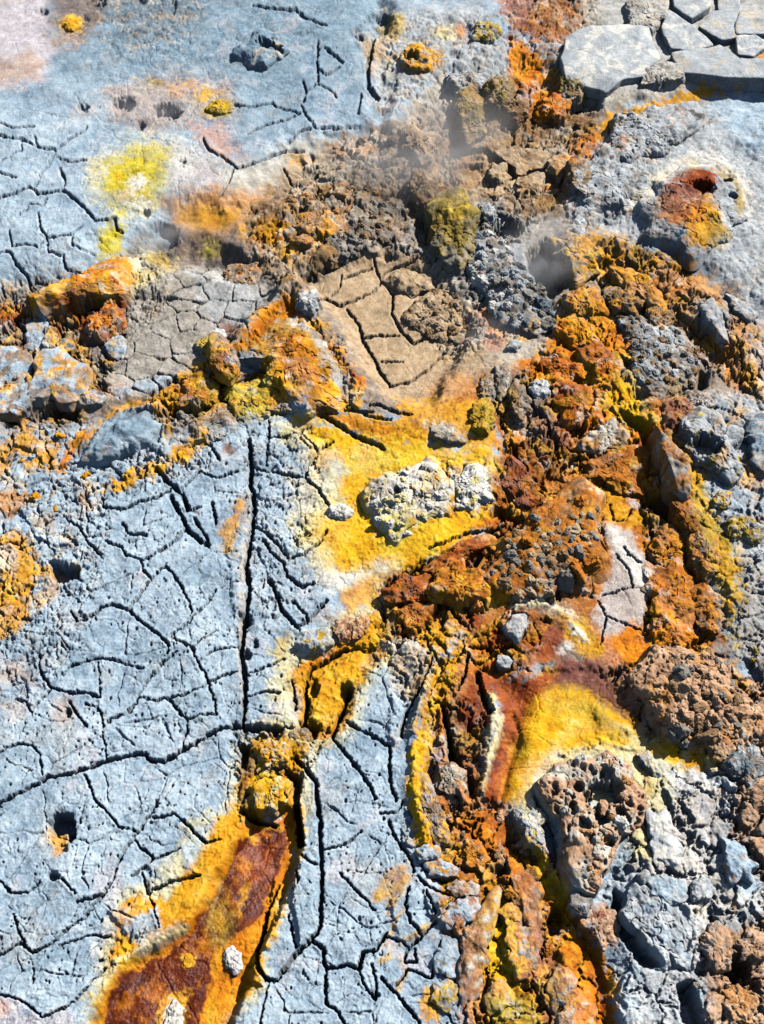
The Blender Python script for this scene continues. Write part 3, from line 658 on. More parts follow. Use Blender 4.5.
# ------------------------------------------------------------------ the rocks, knobs, slabs and mounds that stand on the ground
# name, category, label, outline on the ground map, height, options
SLABS = 'cracked pale slabs at the top right'
TANB = 'tan angular blocks below the orange knob'
RB = 'brown boulders piled right of the mud pan'
CB = 'blue grey clay blocks at the edge of the rust gully'
COLS = 'narrow grey brown ribs between the rust gullies'
LB = 'blue grey blocks around the orange cliff'
RK = 'knobs crowded along the ochre ridge'
CS = 'stones bedded in the ochre channel'
PLT = 'pale plates breaking off right of the porous mound'
OR = 'orange rocks in the rusty flow'
THINGS = [
 ('clay_slab','slab','broad pale slab with a forked crack, jutting over a dark gap',P(568,45, 590,36, 645,35, 654,60, 640,76, 620,82, 606,94, 570,86, 564,65),20,dict(e=.13,own=.95,flare=.25,rough=.3,pal=('claygrey','white',.1),g=SLABS,facet=3)),
 ('clay_slab','slab','pale slab split by a short diagonal crack, left of the black notch',P(668,14, 690,28, 710,48, 696,53, 672,50, 662,32),18,dict(e=.13,own=.95,flare=.25,rough=.3,pal=('claygrey','white',.1),g=SLABS)),
 ('clay_slab','slab','grey slab with a rounded dark corner gap, above the curved cracks',P(712,16, 738,12, 739,38, 720,43, 700,30),16,dict(e=.13,own=.95,flare=.25,rough=.3,pal=('claygrey','paletan',.1),g=SLABS)),
 ('clay_slab','slab','grey slab cut off by the edge above the small wedge slab',P(742,16, 840,10, 840,38, 744,37),16,dict(e=.13,own=.95,flare=.25,rough=.3,pal=('claygrey','paletan',.1),g=SLABS)),
 ('clay_slab','slab','small wedge slab ringed by curved cracks beside the tan stain',P(736,41, 752,39, 766,48, 752,58, 738,57),14,dict(e=.13,own=.95,flare=.25,rough=.3,pal=('claygrey','white',.1),g=SLABS)),
 ('clay_slab','slab','long low slab with a shaded front edge reaching the right side',P(683,58, 720,50, 736,62, 850,70, 850,92, 724,86, 690,74),20,dict(e=.13,own=.95,flare=.25,rough=.3,pal=('claygrey','paletan',.2),g=SLABS,facet=2)),
 ('clay_slab','slab','tilted block slab wedged in front of the black notch',P(652,66, 676,63, 681,80, 664,86, 643,84, 640,74),22,dict(e=.35,pal=('paletan','greytan',.0),g=SLABS,facet=4)),
 ('clay_slab','slab','upright slab with a rounded lower lip beside the mustard stain',P(628,4, 665,0, 664,20, 650,33, 630,30),20,dict(e=.3,pal=('paletan','greytan',.05),g=SLABS)),
 ('clay_slab','slab','slab at the top border between two dark crevices',P(674,-30, 712,-30, 708,10, 690,20, 674,10),16,dict(e=.13,own=.95,flare=.25,rough=.3,pal=('claygrey','white',.1),g=SLABS)),
 ('clay_slab','slab','narrow slab at the top border beside the deepest crevice',P(717,-30, 740,-30, 738,8, 718,12),16,dict(e=.13,own=.95,flare=.25,rough=.3,pal=('claygrey','paletan',.1),g=SLABS)),
 ('tan_block','block','longest tan block with a dark slot under its front',P(498,152, 515,146, 545,156, 546,170, 525,177, 505,166),12,dict(rough=.55,e=.4,pal=('tan','brownrock',.15),g=TANB,facet=4)),
 ('tan_block','block','small tan block wedged left of the longest tan block',P(490,165, 504,167, 512,182, 500,189, 488,178),10,dict(rough=.55,e=.4,pal=('tan','brownrock',.15),g=TANB,facet=4)),
 ('tan_block','block','flat tan block lowest in the group, above the grey crest',P(516,179, 545,178, 542,192, 518,190),10,dict(rough=.55,e=.4,pal=('tan','brownrock',.15),g=TANB,facet=4)),
 ('tan_block','block','ochre tinted tan block nearest the orange flow',P(547,155, 568,152, 576,168, 560,183, 546,174),13,dict(rough=.55,e=.45,pal=('tan','ochre',.15),g=TANB,facet=4)),
 ('tan_block','block','rough tan block under the steep olive knob',P(470,140, 490,136, 500,146, 492,156, 474,152),10,dict(rough=.55,e=.6,pal=('brownrock','tan',.1),g=TANB,lump=2)),
 ('sulphur_boulder','boulder','large yellow green lumpy boulder beside the grey steaming knobs',P(424,206, 440,198, 465,200, 480,220, 480,246, 462,263, 445,256, 430,240),30,dict(e=.7,pal=('olive','mustard',.05),lump=5,facet=5)),
 ('sulphur_outcrop','outcrop','upright olive knob with a yellow cap in the steam',P(455,94, 472,88, 483,105, 487,140, 466,147, 452,125),26,dict(e=.7,pal=('brownrock','olive',-.05),lump=3,facet=5)),
 ('dark_outcrop','outcrop','dark olive brown knob left of the orange knob',E(498,97,15,18),26,dict(e=.7,pal=('brownrock','olive',.05),lump=4)),
 ('orange_outcrop','outcrop','rounded bright orange knob at the foot of the rust streak',E(552,110,18,13),16,dict(e=.8,pal=('orange','rust',.1),lump=4)),
 ('brown_outcrop','outcrop','brown knob with hanging fringe below the purple stained crust',E(516,112,13,12),18,dict(e=.7,pal=('brownrock','purplebrown',.2),lump=3)),
 ('olive_crag','crag','olive brown crag leaning over the dark gap by the broad slab',P(556,74, 582,70, 588,90, 574,106, 560,104),18,dict(e=.6,pal=('olive','brownrock',.0),lump=3,facet=3)),
 ('vent_cone','cone','small grey cone with an open orange lined top on blue clay',P(236,55, 244,40, 262,33, 284,38, 288,50, 272,64, 250,68),16,dict(e=.95,own=.6,rough=.6,pal=('claydeep','paletan',.15),lump=1.5,holes=[(266,44,9,18),(276,46,6,12)])),
 ('red_mound','mound','low red brown mound with a small dark crater and pale rim',P(640,215, 650,185, 680,165, 715,160, 742,180, 748,215, 720,245, 690,258, 660,245),17,dict(e=1.1,pal=None,rough=.9,lump=2,holes=[(703,187,11,14),(728,180,5,7),(733,194,5,8)])),
 ('grey_crest','crest','knobby dark grey crest under the thin ochre band',P(606,150, 620,125, 650,110, 684,112, 692,126, 676,146, 650,150, 630,162),20,dict(e=.8,pal=('claygrey','darkcrust',.12),lump=5)),
 ('grey_crest','crest','grey pitted crest falling towards the red brown mound',P(584,168, 605,150, 640,162, 650,182, 625,206, 592,206, 580,190),14,dict(e=.9,pal=('claygrey','greyrock',.1),lump=4)),
 ('brown_crag','crag','dark brown crag between the tan blocks and the grey pitted crest',P(564,168, 580,158, 592,170, 590,196, 575,202, 565,186),22,dict(e=.55,pal=('brownrock','darkcrust',.05),facet=5)),
 ('brown_boulder','boulder','smooth round brown boulder above the mud flat',E(308,224,14,11),14,dict(e=.8,pal=('brownrock','orangetan',.1))),
 ('orange_stone','stone','flat orange stone under the smooth round boulder',E(303,241,12,5),7,dict(e=.8,pal=('orangetan','orange',.1))),
 ('brown_boulder','boulder','long orange brown boulder at the rim of the dark recess',E(246,272,20,11,-10),14,dict(e=.7,pal=('orangetan','brownrock',.1),lump=2)),
 ('ochre_crag','crag','tall orange crag with a pointed top and pale tan flank',P(236,350, 250,326, 284,292, 302,300, 322,325, 346,358, 364,392, 345,408, 312,406, 280,400, 264,385, 258,362),26,dict(e=.85,pal=None,facet=7,lump=3)),
 ('grey_outcrop','outcrop','white grey knob behind the point of the tall orange crag',E(308,304,11,14,-30),14,dict(e=.8,pal=('claygrey','white',.1),lump=2)),
 ('grey_outcrop','outcrop','blue grey crumbly knob left of the tall orange crag',E(245,362,15,12),14,dict(e=.8,pal=('clay','slate',.15),lump=4,g=RK)),
 ('sulphur_outcrop','outcrop','mustard knob with a white top on the ridge crest',E(209,346,11,9),11,dict(e=.8,pal=('mustard','lemon',.1),lump=3,g=RK)),
 ('white_outcrop','outcrop','small white knob behind the mustard knob',E(218,335,7,5),7,dict(own=.95,e=.8,pal=('white','claygrey',.1),lump=2,g=RK)),
 ('rust_outcrop','outcrop','rust coloured block at the lower end of the ridge',P(174,388, 196,376, 214,384, 205,404, 182,404),14,dict(e=.6,pal=('rust','orangetan',.1),facet=4,g=RK)),
 ('sulphur_outcrop','outcrop','mustard knob between the rust block and the lemon knob',E(206,392,11,14,20),14,dict(e=.75,pal=('mustard','ochre',.1),lump=3,g=RK)),
 ('sulphur_outcrop','outcrop','lemon yellow knob right above the long vertical crack',P(230,392, 256,382, 272,392, 264,414, 238,422),14,dict(e=.75,pal=('mustard','lemon',.1),lump=3,facet=5,g=RK)),
 ('ochre_outcrop','outcrop','deep ochre knob under the pale flank of the crag',E(282,402,16,9),11,dict(e=.75,pal=('ochreyellow','mustard',.1),lump=3,g=RK)),
 ('grey_outcrop','outcrop','grey rubbly knob in the shadow under the ridge',P(184,432, 198,415, 226,408, 238,424, 212,440),10,dict(e=.8,pal=('greyrock','olive',.1),lump=4,g=RK)),
 ('brown_outcrop','outcrop','reddish brown knob midway up the ridge',E(224,360,12,14,30),13,dict(e=.7,pal=('redbrown','orangetan',.1),lump=2,g=RK)),
 ('orange_cliff','cliff','orange cliff block with rust streaks on the left',P(26,306, 62,284, 96,268, 126,260, 136,282, 122,298, 84,303, 46,311),18,dict(e=.5,pal=None,facet=5,lump=2)),
 ('rust_block','block','dark rust block under the orange cliff block',P(78,322, 108,306, 126,306, 126,326, 104,342, 86,338),14,dict(e=.6,pal=('rust','orange',.1),facet=4,lump=2)),
 ('clay_block','block','small dark blue block in the ochre under the cliff',E(66,345,8,7),7,dict(rough=.55,e=.6,pal=('slate','clay',.1),facet=3,g=LB)),
 ('clay_block','block','blue grey block beside the polygon mud',E(116,347,10,9),7,dict(rough=.55,e=.6,pal=('clay','slate',.15),facet=3,g=LB)),
 ('clay_block','block','largest blue block with ochre joints at lower left of the cliff',P(44,362, 62,352, 80,372, 84,394, 60,404, 40,396, 34,378),9,dict(rough=.55,e=.45,pal=('clay','ochreyellow',.22),facet=4,g=LB)),
 ('clay_block','block','blue block with a flat top at the far left of the ochre joints',P(-30,352, 14,350, 30,362, 24,380, -30,388),7,dict(rough=.55,e=.4,pal=('clay','claygrey',.15),facet=3,g=LB)),
 ('clay_block','block','blue block standing over the dark gap at the left',P(0,390, 26,384, 36,400, 20,414, -12,414),9,dict(rough=.55,e=.45,pal=('clay','claygrey',.15),facet=3,g=LB)),
 ('clay_block','block','blue block wedged between the rust edge and the orange cliff',P(26,322, 44,320, 52,338, 44,350, 28,346),7,dict(rough=.55,e=.5,pal=('clay','claygrey',.15),facet=3,g=LB)),
 ('clay_block','block','grey block right of the dark gap beside the ridge',E(92,398,13,9),7,dict(rough=.55,e=.55,pal=('claygrey','slate',.15),facet=3,g=LB)),
 ('clay_dome','dome','smooth blue dome with an ochre rim below the ridge',P(82,462, 98,436, 118,420, 148,408, 164,424, 150,442, 120,456, 96,464),11,dict(e=1.0,pal=None,rough=.5)),
 ('tan_dome','dome','rounded tan dome at the upper right of the mud flat',P(386,276, 404,264, 430,268, 434,288, 410,296, 392,292),11,dict(e=.9,pal=('tan','brownrock',.2),rough=.6)),
 ('grey_rib','rib','grey brown rib standing over the rusty crack',E(519,402,9,22,-8),18,dict(e=.7,pal=('brownrock','greyrock',.0),lump=2,g='ribs of grey brown rock above the rust heart')),
 ('grey_rib','rib','pale grey rib left of the small white stone',E(503,380,8,18,10),14,dict(e=.75,pal=('greyrock','paletan',.1),lump=3,g='ribs of grey brown rock above the rust heart')),
 ('grey_rib','rib','short crumbly rib at the end of the tan mud',E(488,388,8,14,15),12,dict(e=.75,pal=('greyrock','tan',.1),lump=3,g='ribs of grey brown rock above the rust heart')),
 ('white_stone','stone','small white stone at the left edge of the rusty flow',E(540,390,11,9),11,dict(own=.95,e=.8,pal=('claygrey','white',.0),lump=2)),
 ('grey_stone','stone','tiny grey stone on pale mud under the steaming knobs',E(514,346,8,5),6,dict(rough=.55,own=.95,e=.7,pal=('claygrey','greytan',.1))),
 ('sulphur_dome','dome','whitish dome beside the yellow lemon crust',E(472,486,21,24),9,dict(own=.95,e=1.0,pal=('white','paleyellow',.1),rough=1.0,lump=2)),
 ('white_outcrop','outcrop','small white knob in the yellow field left of the white crust',E(340,512,12,8),7,dict(own=.95,e=.9,pal=('white','greytan',.2),lump=2)),
 ('mustard_boulder','boulder','smooth mustard boulder beside the grey ribs',E(483,419,13,15),13,dict(e=.8,pal=('mustard','ochre',.1),facet=4)),
 ('grey_flake','flake','grey flat flake embedded in the ochre above the yellow field',E(447,434,20,9,15),7,dict(rough=.55,e=.7,pal=('greyrock','paletan',.1),facet=3)),
 ('orange_boulder','boulder','ochre boulder under the rust streak left of the knobbly mound',P(432,590, 440,574, 466,566, 486,574, 482,594, 458,602, 440,600),15,dict(e=.65,pal=('brownochre','ochre',.05),facet=3,lump=2)),
 ('rust_slab','slab','rust red slab sloping down beside the ochre boulder',P(384,592, 400,580, 430,572, 432,584, 414,602, 390,606),11,dict(e=.55,pal=('rust','redbrown',.1),facet=4)),
 ('rust_slab','slab','cracked rust slab with a lengthwise split below the white crust',P(424,566, 450,548, 486,530, 496,540, 470,556, 440,574),10,dict(e=.6,pal=('rust','orangetan',.2),facet=4,lump=2)),
 ('rust_slab','slab','brown red slab below the grey ribs beside the orange patch',P(506,452, 522,462, 544,500, 536,512, 516,502, 502,480),9,dict(e=.7,pal=('redbrown','rust',.0),facet=4)),
 ('brown_boulder','boulder','brown boulder nearest the yellow channel head',P(396,612, 412,600, 432,604, 430,620, 408,628),12,dict(e=.65,pal=('brownochre','rust',.1),facet=3)),
 ('tilted_slab','slab','tall tilted slab with a grey face and orange upper edge',P(653,430, 668,427, 690,462, 694,488, 680,502, 664,482, 656,458),26,dict(rough=.55,e=.4,pal=('greytan','orangetan',.1),facet=5)),
 ('hollow_rock','rock','grey rock with a large dark hollow beside the tilted slab',P(684,434, 698,414, 722,414, 738,438, 736,464, 714,474, 694,462),26,dict(e=.6,pal=('claygrey','mustard',.2),lump=3,holes=[(708,446,14,24)])),
 ('brown_boulder','boulder','brown boulder under the tilted slab',P(672,510, 682,498, 698,500, 703,516, 692,528, 676,526),20,dict(e=.6,pal=('brownochre','olive',.1),facet=4,g=RB)),
 ('brown_boulder','boulder','tall tan boulder with a fine vertical crack',P(690,540, 704,520, 718,538, 718,566, 704,578, 692,562),22,dict(e=.55,pal=('orangetan','brownrock',.1),facet=4,g=RB)),
 ('brown_boulder','boulder','ochre topped boulder at the right rim of the mud pan',P(652,540, 666,528, 684,538, 682,556, 664,562, 654,556),18,dict(e=.65,pal=('ochre','brownochre',.0),facet=3,lump=2,g=RB)),
 ('brown_boulder','boulder','broad crumbly brown boulder below the ochre topped boulder',P(650,570, 680,562, 690,580, 690,610, 668,618, 652,600),18,dict(e=.6,pal=('brownochre','orange',.1),facet=3,lump=4,g=RB)),
 ('brown_boulder','boulder','dark brown boulder above the mound of grey lumps',P(694,590, 710,582, 722,600, 720,626, 704,630, 694,612),18,dict(e=.6,pal=('brownochre','brownrock',.1),facet=3,lump=2,g=RB)),
 ('brown_boulder','boulder','orange crumbly boulder at the foot of the mud pan',P(656,618, 684,616, 694,636, 680,650, 660,646),14,dict(e=.65,pal=('orange','brownochre',.05),lump=4,g=RB)),
 ('brown_boulder','boulder','brown boulder overhanging the top of the mud pan',P(590,462, 612,448, 640,446, 648,468, 636,486, 612,482, 594,476),18,dict(e=.65,pal=('brownochre','rust',.1),lump=4,facet=3,g=RB)),
 ('brown_stone','stone','small brown stone lying on the orange top of the mud pan',E(620,486,12,7,20),9,dict(e=.75,pal=('brownochre','ochre',.1))),
 ('brown_stone','stone','little rounded brown stone left of the cream boulder',E(592,477,9,5),7,dict(e=.75,pal=('brownochre','brown',.1))),
 ('cream_boulder','boulder','cream topped boulder under the bright yellow streak',P(578,446, 592,430, 612,420, 628,430, 620,446, 596,454),13,dict(e=.7,pal=('paletan','brownrock',.15),lump=3)),
 ('red_stone','stone','red brown stone between yellow streak and hollow rock',E(680,412,17,13),12,dict(e=.7,pal=('redbrown','orangetan',.1),facet=4)),
 ('pink_stone','stone','pale pink flat stone above the hollow rock',E(702,402,12,7),8,dict(e=.6,pal=('pinktan','pinkgrey',.0),facet=3)),
 ('blue_boulder','boulder','dark blue grey boulder cut by the right border',E(762,440,16,26),18,dict(e=.7,pal=('claydeep','slate',.1),rough=.6)),
 ('mustard_outcrop','outcrop','mustard knob on grey clay at the right',E(721,500,10,9),9,dict(e=.75,pal=('mustard','ochre',.1),lump=2)),
 ('mustard_ledge','ledge','mustard ledge curving below the mustard knob',P(722,520, 744,512, 764,528, 756,544, 734,540),10,dict(e=.8,pal=('mustard','olive',.1),lump=2)),
 ('slate_rock','rock','dark slate rock with white streaks at the lower right edge',P(728,756, 742,744, 758,750, 768,772, 752,786, 732,778),16,dict(own=.95,e=.55,pal=('slate','claygrey',.1),facet=5)),
 ('tan_rock','rock','tan rock under the slate rock',P(744,790, 764,778, 800,786, 800,812, 760,816),14,dict(e=.6,pal=('tanpink','brownrock',.1),facet=4)),
 ('tan_rock','rock','pinkish tan rock on the edge above the slate rock',P(738,712, 758,700, 790,706, 790,736, 756,742),14,dict(e=.65,pal=('tanpink','orangetan',.1),facet=4,lump=2)),
 ('brown_rock','rock','brown rock between the grey lumps and the slate rock',E(722,748,12,14),14,dict(e=.65,pal=('brownrock','tanpink',.1),facet=4,lump=2)),
 ('grey_flake','flake','long grey flake beside the orange stain right of the porous mound',P(634,752, 642,744, 656,762, 664,776, 656,778, 642,766),9,dict(rough=.55,e=.6,pal=('claygrey','paletan',.1),facet=3)),
 ('brown_stone','stone','pinkish brown stone below the porous mound',P(582,916, 600,906, 620,918, 618,942, 602,948, 586,934),10,dict(e=.75,pal=('tanpink','redbrown',.1),lump=2)),
 ('grey_stone','stone','grey stone with a yellow edge under the porous mound',P(566,902, 578,890, 594,902, 588,918, 572,918),12,dict(rough=.55,own=.95,e=.65,pal=('greyrock','claygrey',.1),facet=4)),
 ('rock_rib','rib','upper rib beside the yellow gutter',P(512,880, 524,878, 538,892, 540,915, 528,922, 516,905),13,dict(rough=.55,e=.65,pal=('greyrock','tanpink',.1),facet=3,lump=2,g=COLS)),
 ('rock_rib','rib','short stub rib pointing into the orange gutter',P(500,914, 510,902, 522,906, 524,920, 508,926),11,dict(rough=.55,e=.65,pal=('tanpink','greyrock',.1),facet=3,g=COLS)),
 ('rock_rib','rib','lower rib splitting the yellow gutter from the orange one',P(510,930, 526,924, 538,940, 536,970, 518,976, 510,955),13,dict(rough=.55,e=.65,pal=('greyrock','claygrey',.1),facet=3,lump=2,g=COLS)),
 ('rock_rib','rib','long tall rib left of the yellow gutter',P(464,940, 474,918, 490,902, 494,912, 486,950, 482,990, 466,1000, 462,970),15,dict(rough=.55,e=.6,pal=('paletan','greyrock',.05),facet=3,lump=3,g=COLS)),
 ('rock_rib','rib','pinkish rib at the lower end of the yellow gutter',P(486,998, 496,982, 510,986, 512,1002, 500,1010, 490,1012),11,dict(rough=.55,e=.65,pal=('pinktan','greyrock',.1),facet=3,g=COLS)),
 ('rock_rib','rib','grey rib with orange flanks near the bottom border',P(548,990, 562,966, 576,980, 572,1000, 556,1010),11,dict(rough=.55,e=.65,pal=('claygrey','tanpink',.1),facet=3,g=COLS)),
 ('rock_rib','rib','pale rib at the bottom border beside the orange gutter',P(560,1016, 576,1000, 592,1008, 594,1040, 562,1044),11,dict(rough=.55,e=.65,pal=('paletan','tanpink',.1),facet=3,g=COLS)),
 ('clay_block','block','small blue block at the left rim of the rust gully',P(418,850, 428,842, 440,850, 436,860, 420,862),9,dict(rough=.55,own=.95,e=.5,pal=('clay','ochre',.2),facet=3,g=CB)),
 ('clay_block','block','blue grey block with an ochre right end',P(426,862, 442,858, 456,868, 448,878, 430,874),9,dict(rough=.55,own=.95,e=.5,pal=('clay','ochre',.2),facet=3,g=CB)),
 ('clay_block','block','grey block capped with orange beside the gully bend',P(446,884, 462,880, 480,886, 476,896, 452,896),9,dict(rough=.55,own=.95,e=.5,pal=('pinkgrey','orangetan',.15),facet=3,g=CB)),
 ('clay_block','block','largest blue block with a squared right end',P(438,918, 452,902, 474,894, 480,908, 470,924, 450,928),12,dict(rough=.55,own=.95,e=.35,pal=('clay','claygrey',.15),facet=4,g=CB)),
 ('clay_block','block','rounded blue block left of the long tall rib',P(440,944, 456,934, 462,946, 456,976, 440,978, 434,962),10,dict(rough=.55,own=.95,e=.5,pal=('clay','greytan',.15),facet=4,g=CB)),
 ('clay_block','block','mustard stained block near the bottom of the clay',P(436,984, 452,980, 458,1000, 444,1012, 432,1000),9,dict(rough=.55,own=.95,e=.55,pal=('mustard','greyrock',.0),facet=3,g=CB)),
 ('tan_flake','flake','cream flake with rusty sides standing in the rust gully',P(440,770, 450,762, 462,772, 466,788, 452,796, 442,788),12,dict(e=.55,pal=('paletan','orangetan',.1),facet=4)),
 ('tan_flake','flake','long ochre flake left of the cream flake',P(416,786, 428,780, 442,810, 450,842, 438,846, 424,820),11,dict(e=.6,pal=('brownrock','ochre',.05),facet=3,lump=2)),
 ('brown_stone','stone','red brown stone in the middle of the gully',P(462,846, 478,840, 490,856, 484,870, 466,864),10,dict(e=.6,pal=('brownochre','tanpink',.1),facet=4)),
 ('grey_block','block','grey block at the left rim of the dark trench',P(516,812, 534,806, 544,820, 542,846, 526,846),10,dict(e=.6,pal=('claygrey','mustard',.15),facet=4)),
 ('pointed_slab','slab','large pointed blue grey slab below the pale plates',P(628,896, 650,886, 690,904, 700,932, 690,964, 664,956, 640,938, 626,916),5,dict(rough=1.0,own=.5,e=.5,pal=('claygrey','clay',.05),facet=4,lump=1.5,g=PLT)),
 ('clay_plate','plate','whitest plate right beside the porous mound',P(648,812, 664,808, 682,842, 676,870, 654,866, 648,840),8,dict(rough=.55,own=.95,e=.35,pal=('white','claygrey',.05),facet=2,g=PLT)),
 ('clay_plate','plate','wide grey plate between the whitest plate and the pointed slab',P(646,880, 660,874, 684,882, 690,898, 672,906, 652,896),10,dict(rough=.55,own=.95,e=.4,pal=('claygrey','clay',.0),facet=3,g=PLT)),
 ('clay_plate','plate','grey plate with a round edge above the white dust',P(690,882, 704,874, 716,888, 708,902, 692,902),9,dict(rough=.55,own=.95,e=.4,pal=('claygrey','white',.1),facet=3,g=PLT)),
 ('clay_plate','plate','tall blue grey plate under the tan hollow',P(722,840, 738,838, 752,862, 750,884, 732,886, 724,864),11,dict(rough=.55,own=.95,e=.45,pal=('clay','tanpink',.2),facet=4,g=PLT)),
 ('grey_stone','stone','small round grey stone at the corner of the porous mound',E(643,878,8,7),9,dict(rough=.55,own=.95,e=.8,pal=('claygrey','greytan',.1))),
 ('tan_rock','rock','knobbly tan rock right of the pointed slab',P(704,930, 718,922, 730,940, 728,964, 714,968, 704,950),12,dict(e=.7,pal=('tanpink','greyrock',.15),lump=3)),
 ('tan_rock','rock','tan rock above the dark hole at the lower right',P(736,938, 752,930, 768,940, 764,958, 744,956),10,dict(e=.7,pal=('tanpink','claygrey',.2),lump=3)),
 ('tan_rock','rock','orange tinted tan rock below the dark hole',P(722,990, 738,988, 754,1000, 752,1022, 730,1020),10,dict(e=.75,pal=('orangetan','tanpink',.1),lump=3)),
 ('white_stone','stone','white stone lying in the rust stream',E(233,960,9,15,-12),4,dict(own=.95,e=.75,pal=('white','pinkwhite',.1),lump=1)),
 ('white_stone','stone','white stone ringed with ochre at the bottom of the rust stream',P(164,1018, 173,998, 184,1008, 184,1030, 166,1040),4,dict(own=.95,e=.75,pal=('white','paletan',.1))),
 ('ochre_disc','disc','round ochre disc on the dark rust stream',E(188,961,5.5,7),1.6,dict(own=.95,e=.6,pal=('ochre','ochreyellow',.1),rough=.5)),
 ('grey_stone','stone','large grey green stone at the head of the ochre channel',P(294,646, 304,634, 324,628, 334,640, 326,654, 302,654),10,dict(rough=.55,own=.95,e=.5,pal=('claygrey','mustard',.12),facet=4,g=CS)),
 ('brown_stone','stone','red brown stone in the middle of the channel stones',P(333,628, 342,618, 354,622, 350,640, 340,644),10,dict(own=.95,e=.5,pal=('redbrown','tanpink',.1),facet=4,g=CS)),
 ('brown_stone','stone','tall pinkish stone against the right of the channel stones',P(354,620, 362,612, 370,624, 362,638, 352,640),9,dict(own=.95,e=.5,pal=('tanpink','redbrown',.1),facet=4,g=CS)),
 ('yellow_stone','stone','yellow stone at the right end of the channel stones',E(368,642,13,8,-25),8,dict(own=.95,e=.7,pal=('ochreyellow','yellow',.1),g=CS)),
 ('ochre_crust','crust','cream and yellow crust lip over the rust stream',P(248,792, 258,778, 280,774, 292,782, 286,806, 274,818, 256,808),9,dict(e=.6,pal=('yellow','paleyellow',.05),lump=2)),
 ('ochre_crust','crust','ochre lumps at the foot of the ochre channel',P(254,752, 270,738, 290,744, 288,762, 266,770),9,dict(e=.7,pal=('ochreyellow','paletan',.1),lump=3)),
 ('brown_stone','stone','dark brown stone where the channel narrows',E(300,736,9,8),9,dict(e=.6,pal=('brownrock','slate',.1),facet=4)),
 ('grey_stone','stone','angular grey stone above the rust red channel',P(502,630, 512,616, 526,614, 528,630, 516,642),9,dict(rough=.55,own=.95,e=.45,pal=('claygrey','pinkgrey',.1),facet=4)),
 ('grey_stone','stone','small grey stone beside the head of the rust red channel',E(504,662,8,8),7,dict(rough=.55,own=.95,e=.6,pal=('claygrey','pinkgrey',.1),facet=3)),
 ('sulphur_lump','lump','yellow orange lump on the pale ground at upper left',E(72,24,10,7),6,dict(e=.9,pal=('yellow','orange',.2),rough=.6)),
 ('sulphur_lump','lump','mustard lump right of the two dark vents',E(219,107,13,8),5,dict(e=.9,pal=('mustard','yellow',.1),lump=1)),
 ('orange_rock','rock','dark rust rock in the middle of the rusty flow',P(545,366, 560,350, 584,352, 592,370, 570,382, 552,380),14,dict(e=.65,pal=('rust','orange',.0),lump=3,g=OR)),
 ('orange_rock','rock','rust rock beside the yellow streak',P(582,356, 600,344, 618,356, 616,374, 596,376),12,dict(e=.65,pal=('rust','orange',.05),lump=3,g=OR)),
 ('orange_rock','rock','ochre rock below the steam vent',P(558,330, 572,314, 592,316, 596,336, 574,346),14,dict(e=.7,pal=('orange','ochre',.05),lump=4,g=OR)),
 ('orange_rock','rock','brown ochre rock topmost of the rusty flow',P(566,304, 580,290, 598,292, 602,310, 582,316),14,dict(e=.7,pal=('brownochre','ochre',.05),lump=3,g=OR)),
 ('orange_rock','rock','deep red rock at the lower end of the rusty flow',P(558,402, 574,386, 594,394, 592,414, 570,420),12,dict(e=.65,pal=('rustred','rust',.1),facet=4,lump=2,g=OR)),
 ('ochre_crag','crag','yellow ochre crag above the steam vent',P(548,246, 564,236, 590,238, 600,254, 592,280, 576,286, 560,268),22,dict(e=.6,pal=('mustard','ochre',.0),lump=3)),
 ('ochre_crag','crag','orange brown crag on the ridge right of the vent',P(606,272, 630,266, 656,282, 668,300, 650,310, 624,296),14,dict(e=.65,pal=('orangetan','ochre',.05),facet=4,lump=2)),
 ('brown_crag','crag','brown crag hanging under the right ridge',P(596,290, 614,286, 640,302, 636,316, 612,312),14,dict(e=.65,pal=('brownrock','ochre',.1),lump=3)),
 ('brown_crag','crag','tan brown crag above the grey rubble slope',P(646,310, 664,306, 674,320, 662,334, 648,328),14,dict(e=.6,pal=('brownrock','orangetan',.1),facet=4)),
 ('rock_plate','plate','cracked pale plate lowest on the orange ridge',P(698,306, 712,298, 722,318, 730,338, 718,340, 706,324),7,dict(rough=.55,e=.35,pal=('claygrey','pinkgrey',.1),facet=2)),
 ('rock_plate','plate','long grey plate highest on the orange ridge',P(724,294, 738,298, 758,316, 752,324, 734,312),7,dict(rough=.55,e=.35,pal=('claygrey','pinktan',.1),facet=2)),
 ('purple_crag','crag','brown crag in the steam below the orange topped hollow',P(404,186, 420,172, 438,186, 436,206, 416,212),18,dict(e=.7,pal=('brownrock','taupe',.1),lump=4)),
 ('grey_outcrop','outcrop','bluish white knob steaming beside the yellow green boulder',E(486,216,10,10),16,dict(e=.8,pal=('claygrey','slate',.1),lump=3)),
 ('tan_crag','crag','tan crag right under the pale clay ledge',P(398,134, 416,124, 436,136, 438,160, 418,166, 402,152),16,dict(e=.8,pal=('tan','pinktan',.1),lump=4)),
 ('grey_crag','crag','grey fluted crag hanging from the pale clay ledge',P(444,76, 468,70, 488,74, 484,92, 458,96, 446,90),16,dict(e=.7,pal=('claygrey','greyrock',.1),lump=3)),
 ('ochre_lump','lump','ochre lump with a dark hollow on the pale ledge',P(398,62, 404,48, 420,42, 434,54, 430,68, 412,72),11,dict(e=.9,pal=('ochre','paletan',.1),lump=2,holes=[(411,55,8,14)])),
 ('mustard_lump','lump','mustard and grey lump on the pale ledge by the rust patch',P(470,32, 480,22, 496,24, 502,36, 488,42, 474,40),11,dict(e=.8,pal=('mustard','claygrey',.1),lump=2)),
 # mounds carrying lumps of their own
